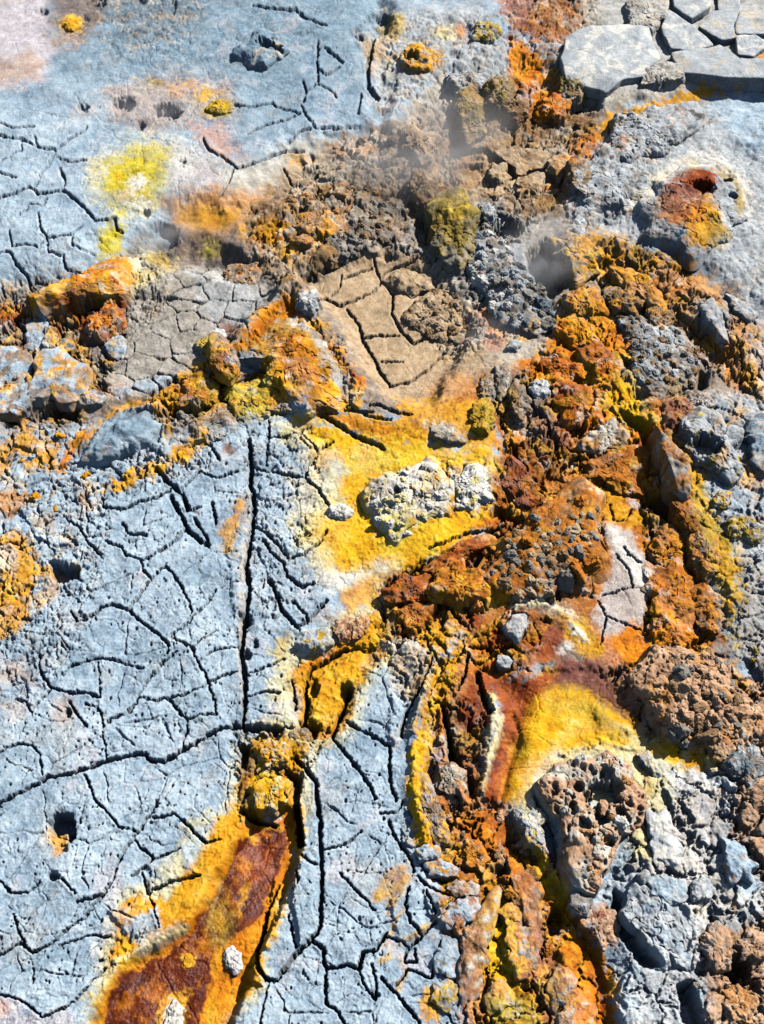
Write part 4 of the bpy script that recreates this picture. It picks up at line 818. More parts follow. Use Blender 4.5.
 ('knobbly_mound','mound','big brown knobbly mound beneath the rust slabs',P(486,572, 505,530, 540,512, 576,490, 600,500, 608,540, 598,572, 576,588, 540,594, 505,592),14,dict(e=.9,pal=('brownochre','brownrock',.1),lump=3,kids=(64,3.6,9,('brownochre','tan','greyrock','brownrock')))),
 ('lumpy_mound','mound','tan mound heaped with grey brown lumps at right',P(632,676, 654,652, 690,648, 728,660, 748,700, 740,736, 704,746, 670,738, 644,716),16,dict(e=.8,own=.75,pore=4,pal=('tanpink','orangetan',.1),lump=4,kids=(58,4.5,10,('tanpink','brownrock','greyrock','tanpink')),kbox=(672,655,745,745))),
 ('porous_mound','mound','porous cream mound with dark holes at lower right',P(548,790, 556,762, 578,748, 605,745, 630,762, 640,795, 636,832, 620,862, 596,888, 574,876, 560,846),13,dict(e=.6,own=.95,pore=6,pal=('tanpink','paletan',.08),lump=4,holes=[(604,796,15,20),(606,776,8,12),(616,790,7,12),(592,800,7,12),(602,818,8,14),(578,788,5,10),(620,812,6,10),(585,826,6,10),(608,842,6,8),(572,806,4,8)],kids=(34,3,6,('tanpink','paletan','white','orangetan')),kmin=.45)),
 ('steaming_mound','mound','heap of blue grey knobs beside the deep steam vent',P(470,232, 486,226, 502,238, 518,262, 546,294, 558,322, 538,330, 502,318, 482,298, 470,270),14,dict(e=.9,pal=('greyrock','claygrey',.0),lump=3,kids=(58,4,8.5,('claygrey','white','slate','greyrock')))),
 ('brown_mound','mound','heap of brown grey knobs on the right of the mud flat',P(404,316, 418,298, 440,282, 466,286, 476,316, 460,338, 440,342, 418,336),8,dict(e=.9,pal=('tan','brownrock',.05),lump=3,kids=(34,3,6.5,('brownrock','tan','tan')))),
 ('white_mound','mound','white crusted mound with dark pockets inside the yellow field',P(368,494, 384,478, 410,466, 430,460, 452,488, 448,512, 420,518, 398,544, 376,528),7,dict(e=.95,pal=('white','paleyellow',.0),lump=2,own=.3,holes=[(396,494,6,9),(420,498,5,7)],kids=(40,2.5,5.5,('white','paleyellow','paletan','paleyellow')))),
 ('rubble_mound','mound','slope of grey pebbly lumps under the right ridge',P(612,316, 640,312, 676,330, 706,364, 700,388, 664,396, 640,380, 622,346),9,dict(e=1.0,pal=('greyrock','claygrey',.05),lump=3,kids=(64,3,6,('greyrock','claygrey','brownrock')))),
 ('grey_mound','mound','grey brown pitted mound between the round boulder and mud flat',P(318,250, 330,222, 352,206, 386,200, 396,226, 384,246, 356,256, 334,264),7,dict(e=1.0,pal=('greyrock','brownrock',.05),lump=3,kids=(46,3,6.5,('brownrock','greyrock','taupe')))),
]

# ------------------------------------------------------------------ surface relief, in units
D = np.zeros((NR, NC), F)                        # added to the broad relief
CR = np.zeros((NR, NC), F)                       # crack depth
DT = np.full((NR, NC), 99, F)
LIP = np.zeros((NR, NC), F)                      # lifted edges of the plates
CRACKS = """
4.5:-70,835 0,804 8,798 29,788 46,778 73,773 97,765 110,760 136,754 145,753 149,760 164,762 183,749 200,740 206,736 221,728 240,726
8:236,725 261,727 281,729
2.6:106,758 105,744 102,728 101,715 96,707 85,703
3.2:103,726 110,719 128,711 136,702 140,692 149,679 165,660 177,651
3.4:168,652 168,643 157,633 144,624 128,610 113,605 101,607 99,610 89,617 77,621 71,612
2.2:170,637 183,626 200,610 216,590
2.4:128,610 136,600 151,578 165,565 181,586 188,600 192,612
2.6:151,578 143,570 141,560 134,557 126,556 122,547 105,541
2.6:173,637 188,645 194,651 198,663 206,676 210,689 214,702 217,715
2.2:140,697 157,701 168,698 183,695 200,688 206,684 221,676 237,671
2.6:166,698 175,707 186,719 187,730 182,739 183,746
1.6:186,720 200,714 217,715
2.6:60,677 71,665 86,660 102,658 118,661 136,667 143,669
3:39,655 39,668 43,676 50,686 63,690 72,693 84,692 101,697
2:50,689 38,703 31,713 25,701 16,698
3:69,701 76,713 86,726
1.3:98,664 99,679 100,697
2.2:-40,752 0,751 18,744 31,744 39,752 42,774
2.6:85,775 90,787 94,800 107,812 119,826 136,831
5.5:249,440 252,465 249,481 253,492 254,510 252,531 249,547 246,567 249,588 245,621 241,652 244,679 245,697 242,725
2.2:269,421 266,465
3.4:249,462 257,470 269,471 284,475 304,476 306,471 318,450 333,442
2.2:269,437 295,434 309,426
1.5:304,437 318,450
2.8:305,476 318,489 329,505 333,512
3.2:253,526 266,531 279,547 289,558 303,554 318,544 326,531
4:263,539 271,552 284,562 287,575 300,586 313,583
4.5:269,578 276,592 282,610 297,627 308,621 326,601
3:292,600 305,613 310,622
1.8:246,675 276,663 284,659
2:246,697 263,692 280,692
1.6:206,655 219,648 240,647
1.2:190,647 216,631
4:347,722 360,730 376,736 390,747
4.4:331,736 342,749 355,765 368,783 376,799
5:295,757 305,768 316,783 318,810 320,826 321,852 322,873 321,899 320,926 313,939 295,954 276,981 266,979 258,968 257,952 266,931 267,915
3:324,850 339,846 352,841 361,831
3:303,855 313,864 320,863
2.8:339,873 352,886 368,902 374,910
4:313,941 324,948
4.5:324,948 324,960 326,968 347,965 359,969 363,952 376,949 386,934
4.2:326,970 325,1002 337,1012 344,1023 350,1060
3:359,970 365,986 375,999 376,981 372,965
3:297,871 299,884
3:289,915 292,936 296,947
2.6:269,981 261,1015 255,1060
3.2:-60,975 0,954 21,943 33,953 52,943 71,927 86,915 94,905 113,881 115,868 123,852 136,834 151,813 157,800
3:13,913 18,931 25,944
3:0,881 10,893
1.6:12,893 29,892 39,881
3:135,841 139,847 152,855 153,861 131,876
2.2:152,860 181,848
2.6:143,873 147,894 160,887 178,879 200,875
2:149,895 154,910 160,927
3:76,902 89,899 105,892 110,884
2:62,879 70,888 76,894
2:60,945 86,936 110,936
2.6:21,1000 42,1016 63,1009 79,996 90,984 105,968
2:33,970 33,983
2:-30,1004 0,995 21,999
3:154,818 175,814 188,825 198,837 206,843 219,839
4:388,821 396,839 409,855 414,871
3:380,813 396,812 404,800
2.4:417,876 427,886 440,892 456,897
3.2:409,886 405,905 411,923 422,936
2.4:427,892 436,915
3.2:458,897 436,923 423,936 406,950 405,962 417,962 414,949
3:385,936 403,943 409,949
3:380,944 372,955
3.2:396,986 409,970 432,978 437,957 441,941
4:382,978 390,988 396,993 409,1009 419,1020 425,1060
4:458,1004 457,980 460,957 466,936 482,907
3.2:101,497 103,506 123,510 141,501 157,497 171,490
3:71,463 97,463 113,458 131,447 157,441
5:157,471 168,481 181,492 188,507
5:171,497 181,515 188,531 200,540 208,545
3.2:181,490 200,471 216,478 237,471
3:183,510 200,507
3.2:122,523 128,533 147,535
3.2:185,529 170,545 149,557 141,560
3:63,515 79,528 89,544 101,554
1.6:60,505 89,492 105,484
3:211,445 219,460
3:212,502 216,523
3:194,518 208,541
4:-60,225 0,197 4,196 29,187 37,194 63,190 76,200 89,213 96,220 115,218 116,229 122,233
2.6:-50,132 0,136 21,139 39,147 56,149
3:86,128 71,139 56,150 50,162 39,177 34,186
1.6:56,157 71,162 86,160
2.6:59,168 65,181 62,189
1.6:0,162 22,149 21,139
1.6:0,123 13,128 34,126
1.6:34,136 37,145
1.3:0,172 16,178
1.6:16,218 30,203 42,205 47,199
2.6:38,213 41,230 47,238 71,233 81,226
2.6:9,231 12,247 26,243 39,247 47,238
2.2:47,239 48,252 63,256 65,269 79,272
1.4:72,234 71,244 94,255
3.2:-40,240 0,252 10,252 16,265 27,276 31,288
3:303,102 306,90 318,84 317,60 318,42
2.6:303,81 306,90
2.2:318,68 326,75 339,67
4:325,48 342,62
1.6:318,84 331,90 337,98
2.2:301,105 305,114 316,128
2.2:233,105 248,107 272,103 276,107 300,113
2.2:248,135 263,126 287,120 300,114
2.4:287,144 300,131 316,128 339,128 358,127
3.2:203,139 208,149 224,158 237,168 253,164 266,158 287,151 303,152
2.6:233,169 229,181 219,196 212,206
2.2:284,168 292,186 318,173
3.4:253,5 276,9 295,10 306,18 326,25
5:373,40 368,65 368,86 378,99
3:361,94 358,113
2.59:310,298 326,299 339,306 358,299 378,289 382,281 375,268 373,250
1.6:342,276 339,289 331,297
2:344,279 371,269
2.88:347,310 358,323 363,341 376,362 378,370 390,386 409,383 430,368 443,354
2.6:363,339 380,336 398,336
3.60:393,294 392,315 401,331 414,344 432,334
3:380,281 385,273 404,265 422,255
1.4:380,362 403,362
2:382,281 392,294
1.80:623,547 628,554 645,565
1.80:616,554 629,570 632,587 645,588
1.20:632,587 603,596
1.80:598,600 606,617 627,624 645,631
1.6:606,618 601,645
1.80:582,484 595,499 595,510
1.20:610,505 614,520 627,520 631,510
1.44:648,510 652,528
3.4:679,294 697,305 711,326 731,347
2.6:697,305 718,297
3:709,301 721,323 731,340
3:726,294 747,313 755,323
3:737,333 745,362 755,383
3:674,305 690,326 716,347
3.4:511,442 523,471 532,492 536,505
4:430,549 443,543 466,533 492,530 511,525
4:385,585 405,573 424,563
4.5:313,408 337,424 357,437 384,448
3.4:339,400 368,416 390,420
4:370,404 380,405 398,413 411,414
7:477,672 485,697 491,713
7:443,705 446,720 453,747 461,767 472,788
4:432,658 422,686 406,713 401,736
4.4:372,735 380,741 390,747 389,778 396,799
3.4:468,655 466,671 458,690
3.4:469,648 493,650 513,645 525,634
5:347,650 328,660 310,671 305,692 308,705 303,726
5:350,689 342,713 333,736
2.2:292,681 296,710
6:242,810 258,822 276,826
9:294,798 299,821 301,845
3.4:280,886 269,912 259,947
2.4:484,704 478,690
5:33,309 55,312 80,306 104,302
3:60,330 66,350 82,365
4:212,390 222,410 235,428
4:215,388 240,400
5:150,393 175,378
4:268,340 264,352 270,372
3:300,330 310,352 322,372
3:320,395 345,410 372,412
"""



def crack(w, pts):
    sh = S(w, *pts)
    win = window(sh, 12); pts_y = pts[1] if not isinstance(pts[0], tuple) else pts[0][1]
    if win[0].stop <= win[0].start or win[1].stop <= win[1].start:
        return
    px = PX[win] + F(1.5) * N7[win] + F(1.3 if pts_y > 420 else .5) * N3[win] + F(1.0) * N20a[win]
    py = PY[win] + F(1.5) * N7b[win] + F(1.3 if pts_y > 420 else .5) * N3b[win] + F(1.0) * N20b[win]
    d = -(sh.sd(px, py) - F(w / 2))
    DT[win] = np.minimum(DT[win], d)
    hw = F(w * 0.46) * (1 + F(.28) * N20b[win] + F(.25) * N7[win])
    dep = (F(3.5) + F(3.8) * F(w)) * (1 - sstep(0.5, 1.0, d / np.maximum(hw + F(.62), .9)))
    dep += F(0.10 * w + .25) * (1 - sstep(0, 1, d / F(2.2 * w + 1.5)))      # worn shoulder
    LIP[win] = np.maximum(LIP[win], np.exp(-((d - hw - 2.2) / 1.6) ** 2) * F(.5 + .3 * w ** .5) * (.5 + .5 * N20a[win]))
    CR[win] = np.maximum(CR[win], dep)


N7b = fbm2(XU, YU, 8, 3, 14) * FADE; N3b = fbm2(XU, YU, 3.4, 2, 15) * FADE
for line in CRACKS.strip().split('\n'):
    if not line.strip() or line[0] == '#':
        continue
    w, rest = line.split(':')
    v_ = [float(v) for v in rest.replace(',', ' ').split()]
    crack(float(w) * (.86 if float(w) > 4.4 else .62), v_)


def mask(shapes):
    m = np.zeros((NR, NC), F)
    for sh, f, v in shapes:
        w = window(sh, f + 8)
        m[w] = np.maximum(m[w], F(v) * sstep(-f, f, sh.sd(PX[w], PY[w]) + 6 * EDGE[w]))
    return m


outside = sstep(0, 30, np.maximum(np.abs(PX - 382) - 390, np.abs(PY - 512) - 520))
# clay crust: where hairline cracks and pinholes belong
clay = mask([
    (P(60,470, 150,440, 210,440, 300,430, 330,470, 310,560, 330,600, 290,650, 280,720, 240,740, 230,810, 150,890, 100,980, -90,1010, -90,560, 50,520), 8, 1),
    (P(340,700, 385,640, 400,700, 390,780, 410,860, 460,900, 460,1000, 440,1130, 220,1130, 270,980, 320,760), 8, 1),
    (P(-90,100, 60,100, 150,40, 330,-20, 380,60, 370,125, 290,140, 200,200, 110,250, 30,290, -90,300), 10, .8),
    (P(630,800, 690,790, 700,880, 690,960, 630,960), 8, .7), (P(690,460, 850,400, 850,540, 740,520), 8, .5)])
clay = np.maximum(clay, .8 * outside)
smooth = mask([(P(304,290, 330,270, 385,248, 430,262, 425,300, 440,350, 430,400, 385,398, 360,362, 340,322), 6, 1),
               (P(606,520, 632,532, 652,562, 648,602, 640,635, 612,640, 590,625, 602,590), 5, 1),
               (P(545,680, 590,668, 632,694, 650,730, 600,740, 550,755, 520,800, 500,800, 510,730), 8, .8),
               (P(-90,-120, 45,-120, 50,60, 20,88, -90,100), 8, 1), (P(165,155, 300,140, 290,200, 200,235, 165,215), 10, .6),
               (P(92,1120, 108,1000, 150,962, 208,905, 238,835, 285,825, 288,850, 262,912, 215,948, 198,1015, 190,1120), 5, .85), (S(22, 550,885, 580,925, 600,975, 612,1060), 6, .75), (S(15, 503,905, 500,950, 512,985), 5, .7), (S(16, 540,852, 560,890), 5, .6), (P(300,690, 312,668, 345,650, 372,640, 372,662, 350,688, 332,728, 308,722), 5, .7),
               (S(16, 418,730, 412,790, 424,845), 5, .6), (P(625,735, 700,735, 716,766, 700,778, 660,760), 6, .6)])
polymud = mask([(P(104,330, 130,300, 165,278, 205,262, 275,290, 290,300, 250,335, 215,362, 180,372, 150,398, 104,394), 6, 1)])
XW = XU + F(3) * N20a + F(1.3) * N7; YW = YU + F(3) * N20b + F(1.3) * N7b


def vcrack(s, seed, w, depth, m, breakup):
    f1, f2, r1, r2, r3, ox, oy = worley2(XW, YW, s, seed)
    e = (f2 - f1) * F(s) * F(.5)
    a = m * sstep(breakup - .12, breakup + .12, NV2 * 0.6 + 0.4 * r3)
    return F(depth) * a * (1 - sstep(0.3 * w, w, e)), (r1, r2, ox, oy)


c1, _ = vcrack(60, 3, .95, 2.6, clay, .30)
c2, _ = vcrack(25, 4, .75, 1.4, clay, .46)
gap_ = sstep(5, 13, DT); c1 *= gap_; c2 *= sstep(2, 6, DT)
c3, pm = vcrack(30, 5, 1.1, 6, polymud, .36)
c4, _ = vcrack(34, 6, 1.0, 2.4, smooth * .6, .55)
CR = np.maximum(CR, np.maximum(np.maximum(c1, c2), np.maximum(c3, c4)))
D += polymud * ((pm[0] - .5) * 1.5 + (pm[2] * (pm[0] - .5) + pm[3] * (pm[1] - .5)) * 3)
# pinholes in the clay
f1, f2, r1, r2, r3, ox, oy = worley2(XU + 2 * N7, YU + 2 * N7b, 6.5, 8, 1.0)
hole = (r1 > .5) & (sstep(.42, .62, NV2 * .55 + .45 * (N60 * .5 + .5)) > .35)
rad = 0.09 + 0.12 * r2
D -= clay * hole * F(3.2) * (1 - sstep(rad * .55, rad, f1))
f1, f2, r1, r2, r3, ox, oy = worley2(XU, YU * .8, 13, 18, 1.0)
D -= clay * (r1 > .80) * F(3.5) * (1 - sstep(.05, .09 + .07 * r2, f1))

# broken and lumpy ground
RUB = [
 # shape, feather, blocks8, blocks16, blocks30, lumps5, lumps10, ridged
 (P(245,210, 300,170, 350,135, 400,125, 430,95, 500,80, 600,80, 600,130, 575,190, 520,240, 440,280, 385,250, 330,275, 290,292, 245,262), 8, .2,.6,.8,.05,.25,.65),
 (P(300,160, 350,150, 385,150, 380,230, 300,240), 8, .2,.5,.5,.25,.5,.9),
 (P(385,290, 410,280, 450,260, 520,260, 560,330, 500,345, 440,360, 400,345), 8, .3,.5,.2,.6,1.0,.3),
 (P(560,190, 600,130, 660,105, 720,115, 660,160, 630,220, 570,235), 8, .5,.5,.2,.6,.6,.9),
 (P(550,240, 640,235, 690,270, 764,340, 764,400, 720,380, 640,330, 580,300), 8, .4,.7,.9,.1,.3,.7),
 (P(555,300, 600,300, 640,360, 640,410, 560,420, 525,385), 8, .5,.5,.4,.2,.5,.8),
 (P(600,310, 690,325, 720,370, 690,400, 630,390), 8, .6,.3,.1,.9,1.0,.4),
 (P(480,380, 560,370, 640,430, 660,480, 640,500, 560,470, 500,430), 8, .7,.9,.8,.3,.6,.6),
 (P(640,400, 700,400, 764,380, 850,380, 850,700, 740,700, 690,560), 10, .2,.3,.2,.15,.25,.25),
 (P(150,400, 235,345, 290,295, 340,340, 365,400, 320,415, 250,410, 210,445, 160,425), 6, .7,.9,.8,.2,.4,.8),
 (P(-80,300, 130,265, 120,350, 100,400, 60,420, -80,425), 8, .8,.9,.9,.1,.3,.7),
 (P(-80,420, 90,405, 80,460, 60,520, 40,640, -80,640), 8, .2,.3,.3,.02,.08,.15),
 (P(60,465, 210,430, 210,470, 110,500, 60,540), 8, .3,.4,.3,0,.05,.25),
 (P(380,580, 480,540, 510,505, 600,480, 610,560, 590,595, 500,605, 400,640, 380,620), 6, .6,.9,.7,.4,.8,.8),
 (P(500,440, 550,440, 580,520, 520,530, 490,500), 8, .5,.5,.5,.1,.2,.6),
 (P(365,485, 430,460, 495,460, 490,515, 420,520, 380,545), 8, .4,.3,0,.8,1.0,.3),
 (P(640,480, 700,520, 720,640, 690,660, 640,640, 645,570), 8, .6,.8,.8,.2,.4,.6),
 (P(380,600, 470,610, 480,650, 440,720, 430,850, 400,850, 410,720, 385,660), 6, .3,.4,.3,.05,.1,.5),
 (P(430,700, 490,700, 480,790, 545,840, 580,900, 620,1040, 480,1120, 450,900, 420,860), 6, .2,.5,.5,.03,.06,.4),
 (P(455,640, 510,610, 550,620, 530,670, 480,670), 6, .5,.5,.3,.1,.2,.6),
 (P(440,880, 560,900, 600,1120, 440,1120, 450,960), 8, .3,.5,.5,.05,.1,.3),
 (P(600,670, 700,650, 764,680, 850,700, 850,900, 740,880, 700,770, 640,740), 8, .5,.8,.7,.4,.7,.5),
 (P(690,880, 850,870, 850,1120, 700,1120), 8, .3,.5,.5,.15,.3,.35),
 (P(600,790, 690,760, 740,800, 720,1120, 610,1120), 8, .1,.3,.45,0,.0,.22),
 (P(620,150, 850,110, 850,330, 764,320, 690,255, 620,235), 12, .1,.12,.1,.3,.35,.3),
 (P(490,-120, 600,-120, 600,60, 560,110, 510,70), 8, .4,.5,.4,.3,.5,.7),
 (P(230,720, 330,730, 290,800, 240,830), 6, .3,.5,.4,.05,.1,.25),
 (P(95,930, 150,930, 110,985), 8, .2,.3,.2,0,0,.1),
 (P(285,640, 380,600, 390,660, 330,740, 290,710), 8, .1,.2,.15,0,0,.15),
 (P(90,-20, 220,-20, 180,60, 100,60), 10, .3,.2,.1,.5,.5,.2),
 (P(200,-120, 330,-120, 300,60, 200,75, 60,85), 14, .05,.05,0,.22,.25,.1),
 (P(100,70, 240,75, 240,125, 100,130), 10, .1,.1,0,.2,.3,.2),
 (P(110,255, 165,245, 170,300, 130,340, 105,320), 8, .4,.3,.1,.2,.3,.9),
 (P(360,20, 500,10, 520,80, 440,100, 370,120), 8, .3,.3,.2,.3,.4,.5),
 (P(240,415, 330,430, 300,600, 250,640), 10, .1,.25,.2,0,.05,.3),
 (P(60,480, 110,500, 100,600, 40,700, -80,720, -80,640, 40,600), 10, .25,.3,.1,.05,.15,.5),
]
W6 = np.zeros((6, NR, NC), F)
for sh, f, *ws in RUB:
    w = window(sh, f + 8)
    m = sstep(-f, f, sh.sd(PX[w], PY[w]) + 7 * EDGE[w])
    for k in range(6):
        W6[k][w] = np.maximum(W6[k][w], F(ws[k]) * m)
for k, v in enumerate((.2, .3, .25, .05, .15, .3)):
    W6[k] = np.maximum(W6[k], outside * F(v) * sstep(.5, .75, NV2))
calm = 1 - .85 * smooth
EASTD = mask([(P(380,560, 480,440, 560,300, 640,230, 850,320, 850,1120, 440,1120, 420,700), 25, 1)])
W6[3] *= 1 - .6 * EASTD; W6[4] *= 1 - .6 * EASTD; W6[0] *= 1 - .5 * EASTD; W6[5] *= 1 - .25 * EASTD
TINT = np.zeros((NR, NC), F)                    # each block has its own tone of the mineral
ALT = np.zeros((NR, NC), F)                     # and some blocks belong to another mineral


def blocks(s, seed, wt, rise_, tilt, gap):
    q = s / 20
    xw = XU + F(6.5 * q) * N20a + F(2.6 * q) * N7 + F(.8) * N3; yw = YU + F(6.5 * q) * N20b + F(2.6 * q) * N7b + F(.8) * N3b
    f1, f2, r1, r2, r3, ox, oy = worley2(xw, yw * F(.9), s, seed, 1.0)
    e = (f2 - f1) * F(s) * F(.5)
    a = 2 * np.pi * r2
    soft = sstep(0, F(.12 * s), e)                       # blocks lean against each other rather than stand as posts
    h = soft * ((r1 - F(.45)) * F(rise_) + (ox * np.cos(a) + oy * np.sin(a)) * F(tilt) * (.4 + r3))
    open_ = sstep(.32, .5, NV2 * .7 + .3 * r1)
    h = h - (1 - sstep(F(gap * .25), F(gap), e)) * F(gap * 4.2) * open_
    global D, TINT, ALT
    k = wt * calm
    D += k * h
    TINT += k * (r3 - F(.5)) * .55
    ALT += k * ((r2 - F(.5)) * 1.2)


blocks(9, 41, W6[0], 1.2, 1.6, 1.2)
blocks(20, 42, W6[1], 4.4, 5.5, 2.0)
blocks(42, 43, W6[2], 9, 12, 3.0)


def lumps(s, seed, wt, h):
    f1, f2, r1, r2, r3, ox, oy = worley2(XU + 1.5 * N7, YU + 1.5 * N7b, s, seed, 1.0)
    dome = np.sqrt(np.clip(1 - (f1 / (.45 + .3 * r1)) ** 2, 0, 1))
    global D, TINT
    D += wt * calm * F(h) * (dome * (.35 + .9 * r2) - .4)
    TINT += wt * calm * (r3 - F(.5)) * .4


lumps(6.5, 51, W6[3], 2.6); lumps(13, 52, W6[4], 4.6)
# swollen, folded crust: rounded forms that meet in sharp dark creases, and a few sharp crests
bl = np.abs(fbm2(XU + 8 * N20b, YU * .85 + 6 * N20a, 36, 5, 61, .52)) * 1.6
bl2 = np.abs(fbm2(XU + 3 * N20a, YU + 3 * N20b, 13, 4, 63, .55)) * 1.6
rg = 1 - np.abs(fbm2(XU + 5 * N20a, YU * .9, 24, 4, 62, .5)) * 2
D += W6[5] * calm * ((np.sqrt(bl) - .55) * F(8.5) + (np.sqrt(bl2) - .55) * F(2.6) + (rg - .4) * F(2.2))
# grain everywhere
D += fbm2(XU, YU, 30, 3, 71) * F(1.5) + N7 * (F(.95) - .5 * smooth) - np.maximum(0, 1 - np.abs(fbm2(XU * 1.0, YU, 17, 3, 75)) * 7) * (F(1.1) * (1 - smooth) * sstep(.4, .6, NV2)) + N3 * (F(.42) - .2 * smooth)
D += fbm2(XU, YU, 1.9, 1, 73) * F(.22)
PITS = [
 (E(123,103,10,7), 26, 2.5), (E(165,112,14,8), 26, 2.5), (E(140,126,4,4), 12, 2), (E(83,108,5,4), 12, 2), (E(178,106,8,3), 6, 2), (E(142,92,8,3), 5, 2),
 (E(145,213,4,4), 14, 2), (E(160,236,17,12), 26, 4), (E(182,162,4,3,-40), 8, 1.5), (E(108,122,4,2), 6, 1.5),
 (P(182,238, 205,235, 245,255, 250,275, 215,270, 190,262), 12, 6),
 (P(350,30, 372,15, 392,18, 385,34, 362,38), 18, 3), (E(357,34,8,6), 12, 3),
 (E(411,55,10,9), 20, 3), (E(467,28,4,8), 12, 2.5), (E(454,54,6,5), 14, 2),
 (P(48,822, 56,812, 72,813, 76,835, 70,842, 66,828, 52,832), 24, 2), (P(50,830, 68,826, 66,850, 56,852), 9, 3),
 (P(50,562, 78,566, 76,578, 55,580), 20, 2.5), (E(53,876,5,4), 9, 2),
 (P(528,252, 545,240, 558,262, 568,284, 552,296, 532,280), 42, 4), (E(505,228,16,8), 30, 3), (E(534,330,16,7), 18, 3), (E(425,228,9,16), 24, 4),
 (P(372,128, 392,128, 390,140, 322,140, 322,132), 7, 4), (E(300,163,4,5), 9, 2), (E(310,158,4,4), 9, 2), (E(318,195,10,6), 12, 3),
 (E(738,970,12,15), 34, 3), (E(740,155,15,13), 12, 5), (E(728,180,5,8), 7, 2), (E(732,192,4,5), 8, 2), (E(704,186,6,4), 7, 2),
 (P(568,94, 600,96, 600,108, 572,110), 26, 3), (E(585,180,10,16), 14, 4),
 (P(536,795, 552,800, 562,830, 578,870, 580,895, 568,890, 550,850), 14, 4),
 (E(95,3,9,5), 16, 2.5), (E(138,1,7,4), 12, 2), (E(172,6,4,7), 9, 2), (E(42,12,5,3), 12, 2), (E(86,19,4,3), 9, 2),
 (E(389,257,6,4), 10, 2), (P(36,306, 104,298, 102,306, 40,314), 18, 3), (P(200,405, 222,398, 232,412, 215,425), 20, 4), (P(52,405, 80,405, 75,418, 55,416), 22, 3),
 (E(500,512,10,6), 14, 3), (E(527,505,5,5), 14, 2), (E(396,495,7,8), 14, 3), (E(420,500,6,4), 10, 2), (E(435,512,8,4), 10, 2),
 (P(640,490, 665,495, 680,515, 670,520, 648,505), 26, 4), (P(620,410, 650,425, 648,450, 638,430), 18, 4), (P(680,540, 695,545, 705,580, 690,590, 678,570), 28, 4),
 (P(300,722, 318,728, 312,742, 300,735), 18, 3), (P(240,745, 250,744, 246,770, 240,765), 18, 2.5), (P(288,770, 300,776, 298,800, 290,795), 22, 3), (E(346,693,6,7), 14, 2.5), (E(314,690,4,9), 12, 2.5),
 (P(430,575, 470,590, 440,600, 425,590), 20, 4), (E(478,560,12,4,-20), 14, 3), (P(395,580, 420,590, 400,610), 12, 5), (E(420,605,12,5), 16, 3),
 (E(247,655,4,4), 10, 1.5), (E(255,643,3,4), 9, 1.5), (E(68,712,3,4), 10, 1.5), (E(244,620,7,7), 12, 3),
 (E(455,760,6,18,-15), 16, 3), (E(468,782,6,14,-15), 16, 3), (E(500,870,8,5), 14, 3), (E(556,920,8,12), 18, 3), (E(430,772,5,10), 12, 3),
 (P(615,890, 630,905, 640,940, 660,965, 645,965, 622,935), 22, 4), (P(680,985, 690,980, 705,1020, 700,1040, 685,1020), 24, 4),
 (E(668,800,3,14,-20), 8, 2), (E(719,660,6,6), 10, 3), (E(640,395,8,4), 9, 3),
 (E(600,262,9,4), 14, 3), (E(615,250,5,5), 10, 2), (E(672,278,9,3,-30), 8, 2), (E(650,312,6,10), 18, 4), (E(700,380,8,8), 14, 4),
]
CRUSTS = [
 (S(5, 492,698, 500,728, 489,765, 478,802), 2, 3), (S(5, 434,652, 425,690, 412,725), 2.5, 3), (S(6, 446,690, 440,730, 450,770, 462,800), 3.5, 2), (S(5, 512,715, 520,735, 508,770, 500,806), -2.5, 3),
 (S(5, 514,604, 545,606, 568,618, 584,640), 2, 3), (S(7, 545,668, 590,664, 630,690, 652,728), 3, 3), (S(4, 560,755, 600,742, 640,752), 2, 2), (S(6, 466,845, 500,872, 520,905), 4, 2.5), (S(6, 530,850, 556,890, 590,945, 604,990), -4, 3),
 (S(5, 300,800, 303,842, 289,890, 268,950), 3, 2), (S(4, 104,985, 118,960, 150,945, 186,930, 206,900), 1.2, 3), (S(5, 180,700, 200,690), 1, 2),
 (P(246,440, 262,425, 266,465, 250,464), 3, 2.5), (P(269,440, 304,437, 318,450, 308,470, 290,472, 270,465), 3, 3),
 (P(80,462, 100,430, 120,414, 150,408, 162,430, 140,446, 100,460), 6, 4), (P(120,412, 160,408, 170,432, 162,434, 152,412), 4, 3),
 (P(108,910, 150,900, 160,925, 130,940), 3, 3), (P(150,865, 185,850, 196,873, 150,892), 3, 2.5),
 (P(228,548, 246,520, 243,600, 240,640, 232,600), 3, 4), (P(300,860, 316,868, 318,920, 300,945, 292,900), 5, 3),
 (P(310,688, 332,668, 362,648, 370,670, 345,690, 332,732, 312,722), 5, 3), (P(248,790, 262,775, 295,780, 285,812, 262,818), 6, 3),
 (P(246,980, 262,950, 275,880, 284,886, 268,955, 262,985), 5, 2), (P(392,695, 406,715, 396,745, 388,735), 4, 3),
 (S(10, 432,662, 424,690, 412,730, 416,790, 430,850), 5, 4), (S(10, 490,700, 494,740, 482,790), 6, 4), (P(590,700, 640,735, 600,740), 3, 5),
 (P(512,603, 545,604, 568,614, 584,640, 575,640, 550,618, 512,612), 2.5, 4), (P(120,262, 165,250, 168,290, 130,300), 5, 5),
 (P(390,900, 420,890, 425,930, 400,945), 3, 3), (P(425,890, 455,900, 440,920, 428,915), 4, 3), (P(435,905, 475,895, 480,915, 455,930, 440,925), 6, 3),
 (P(620,895, 690,905, 700,945, 665,965, 640,945), 6, 5), (P(645,860, 690,850, 700,880, 670,900, 648,890), 4, 4),
]

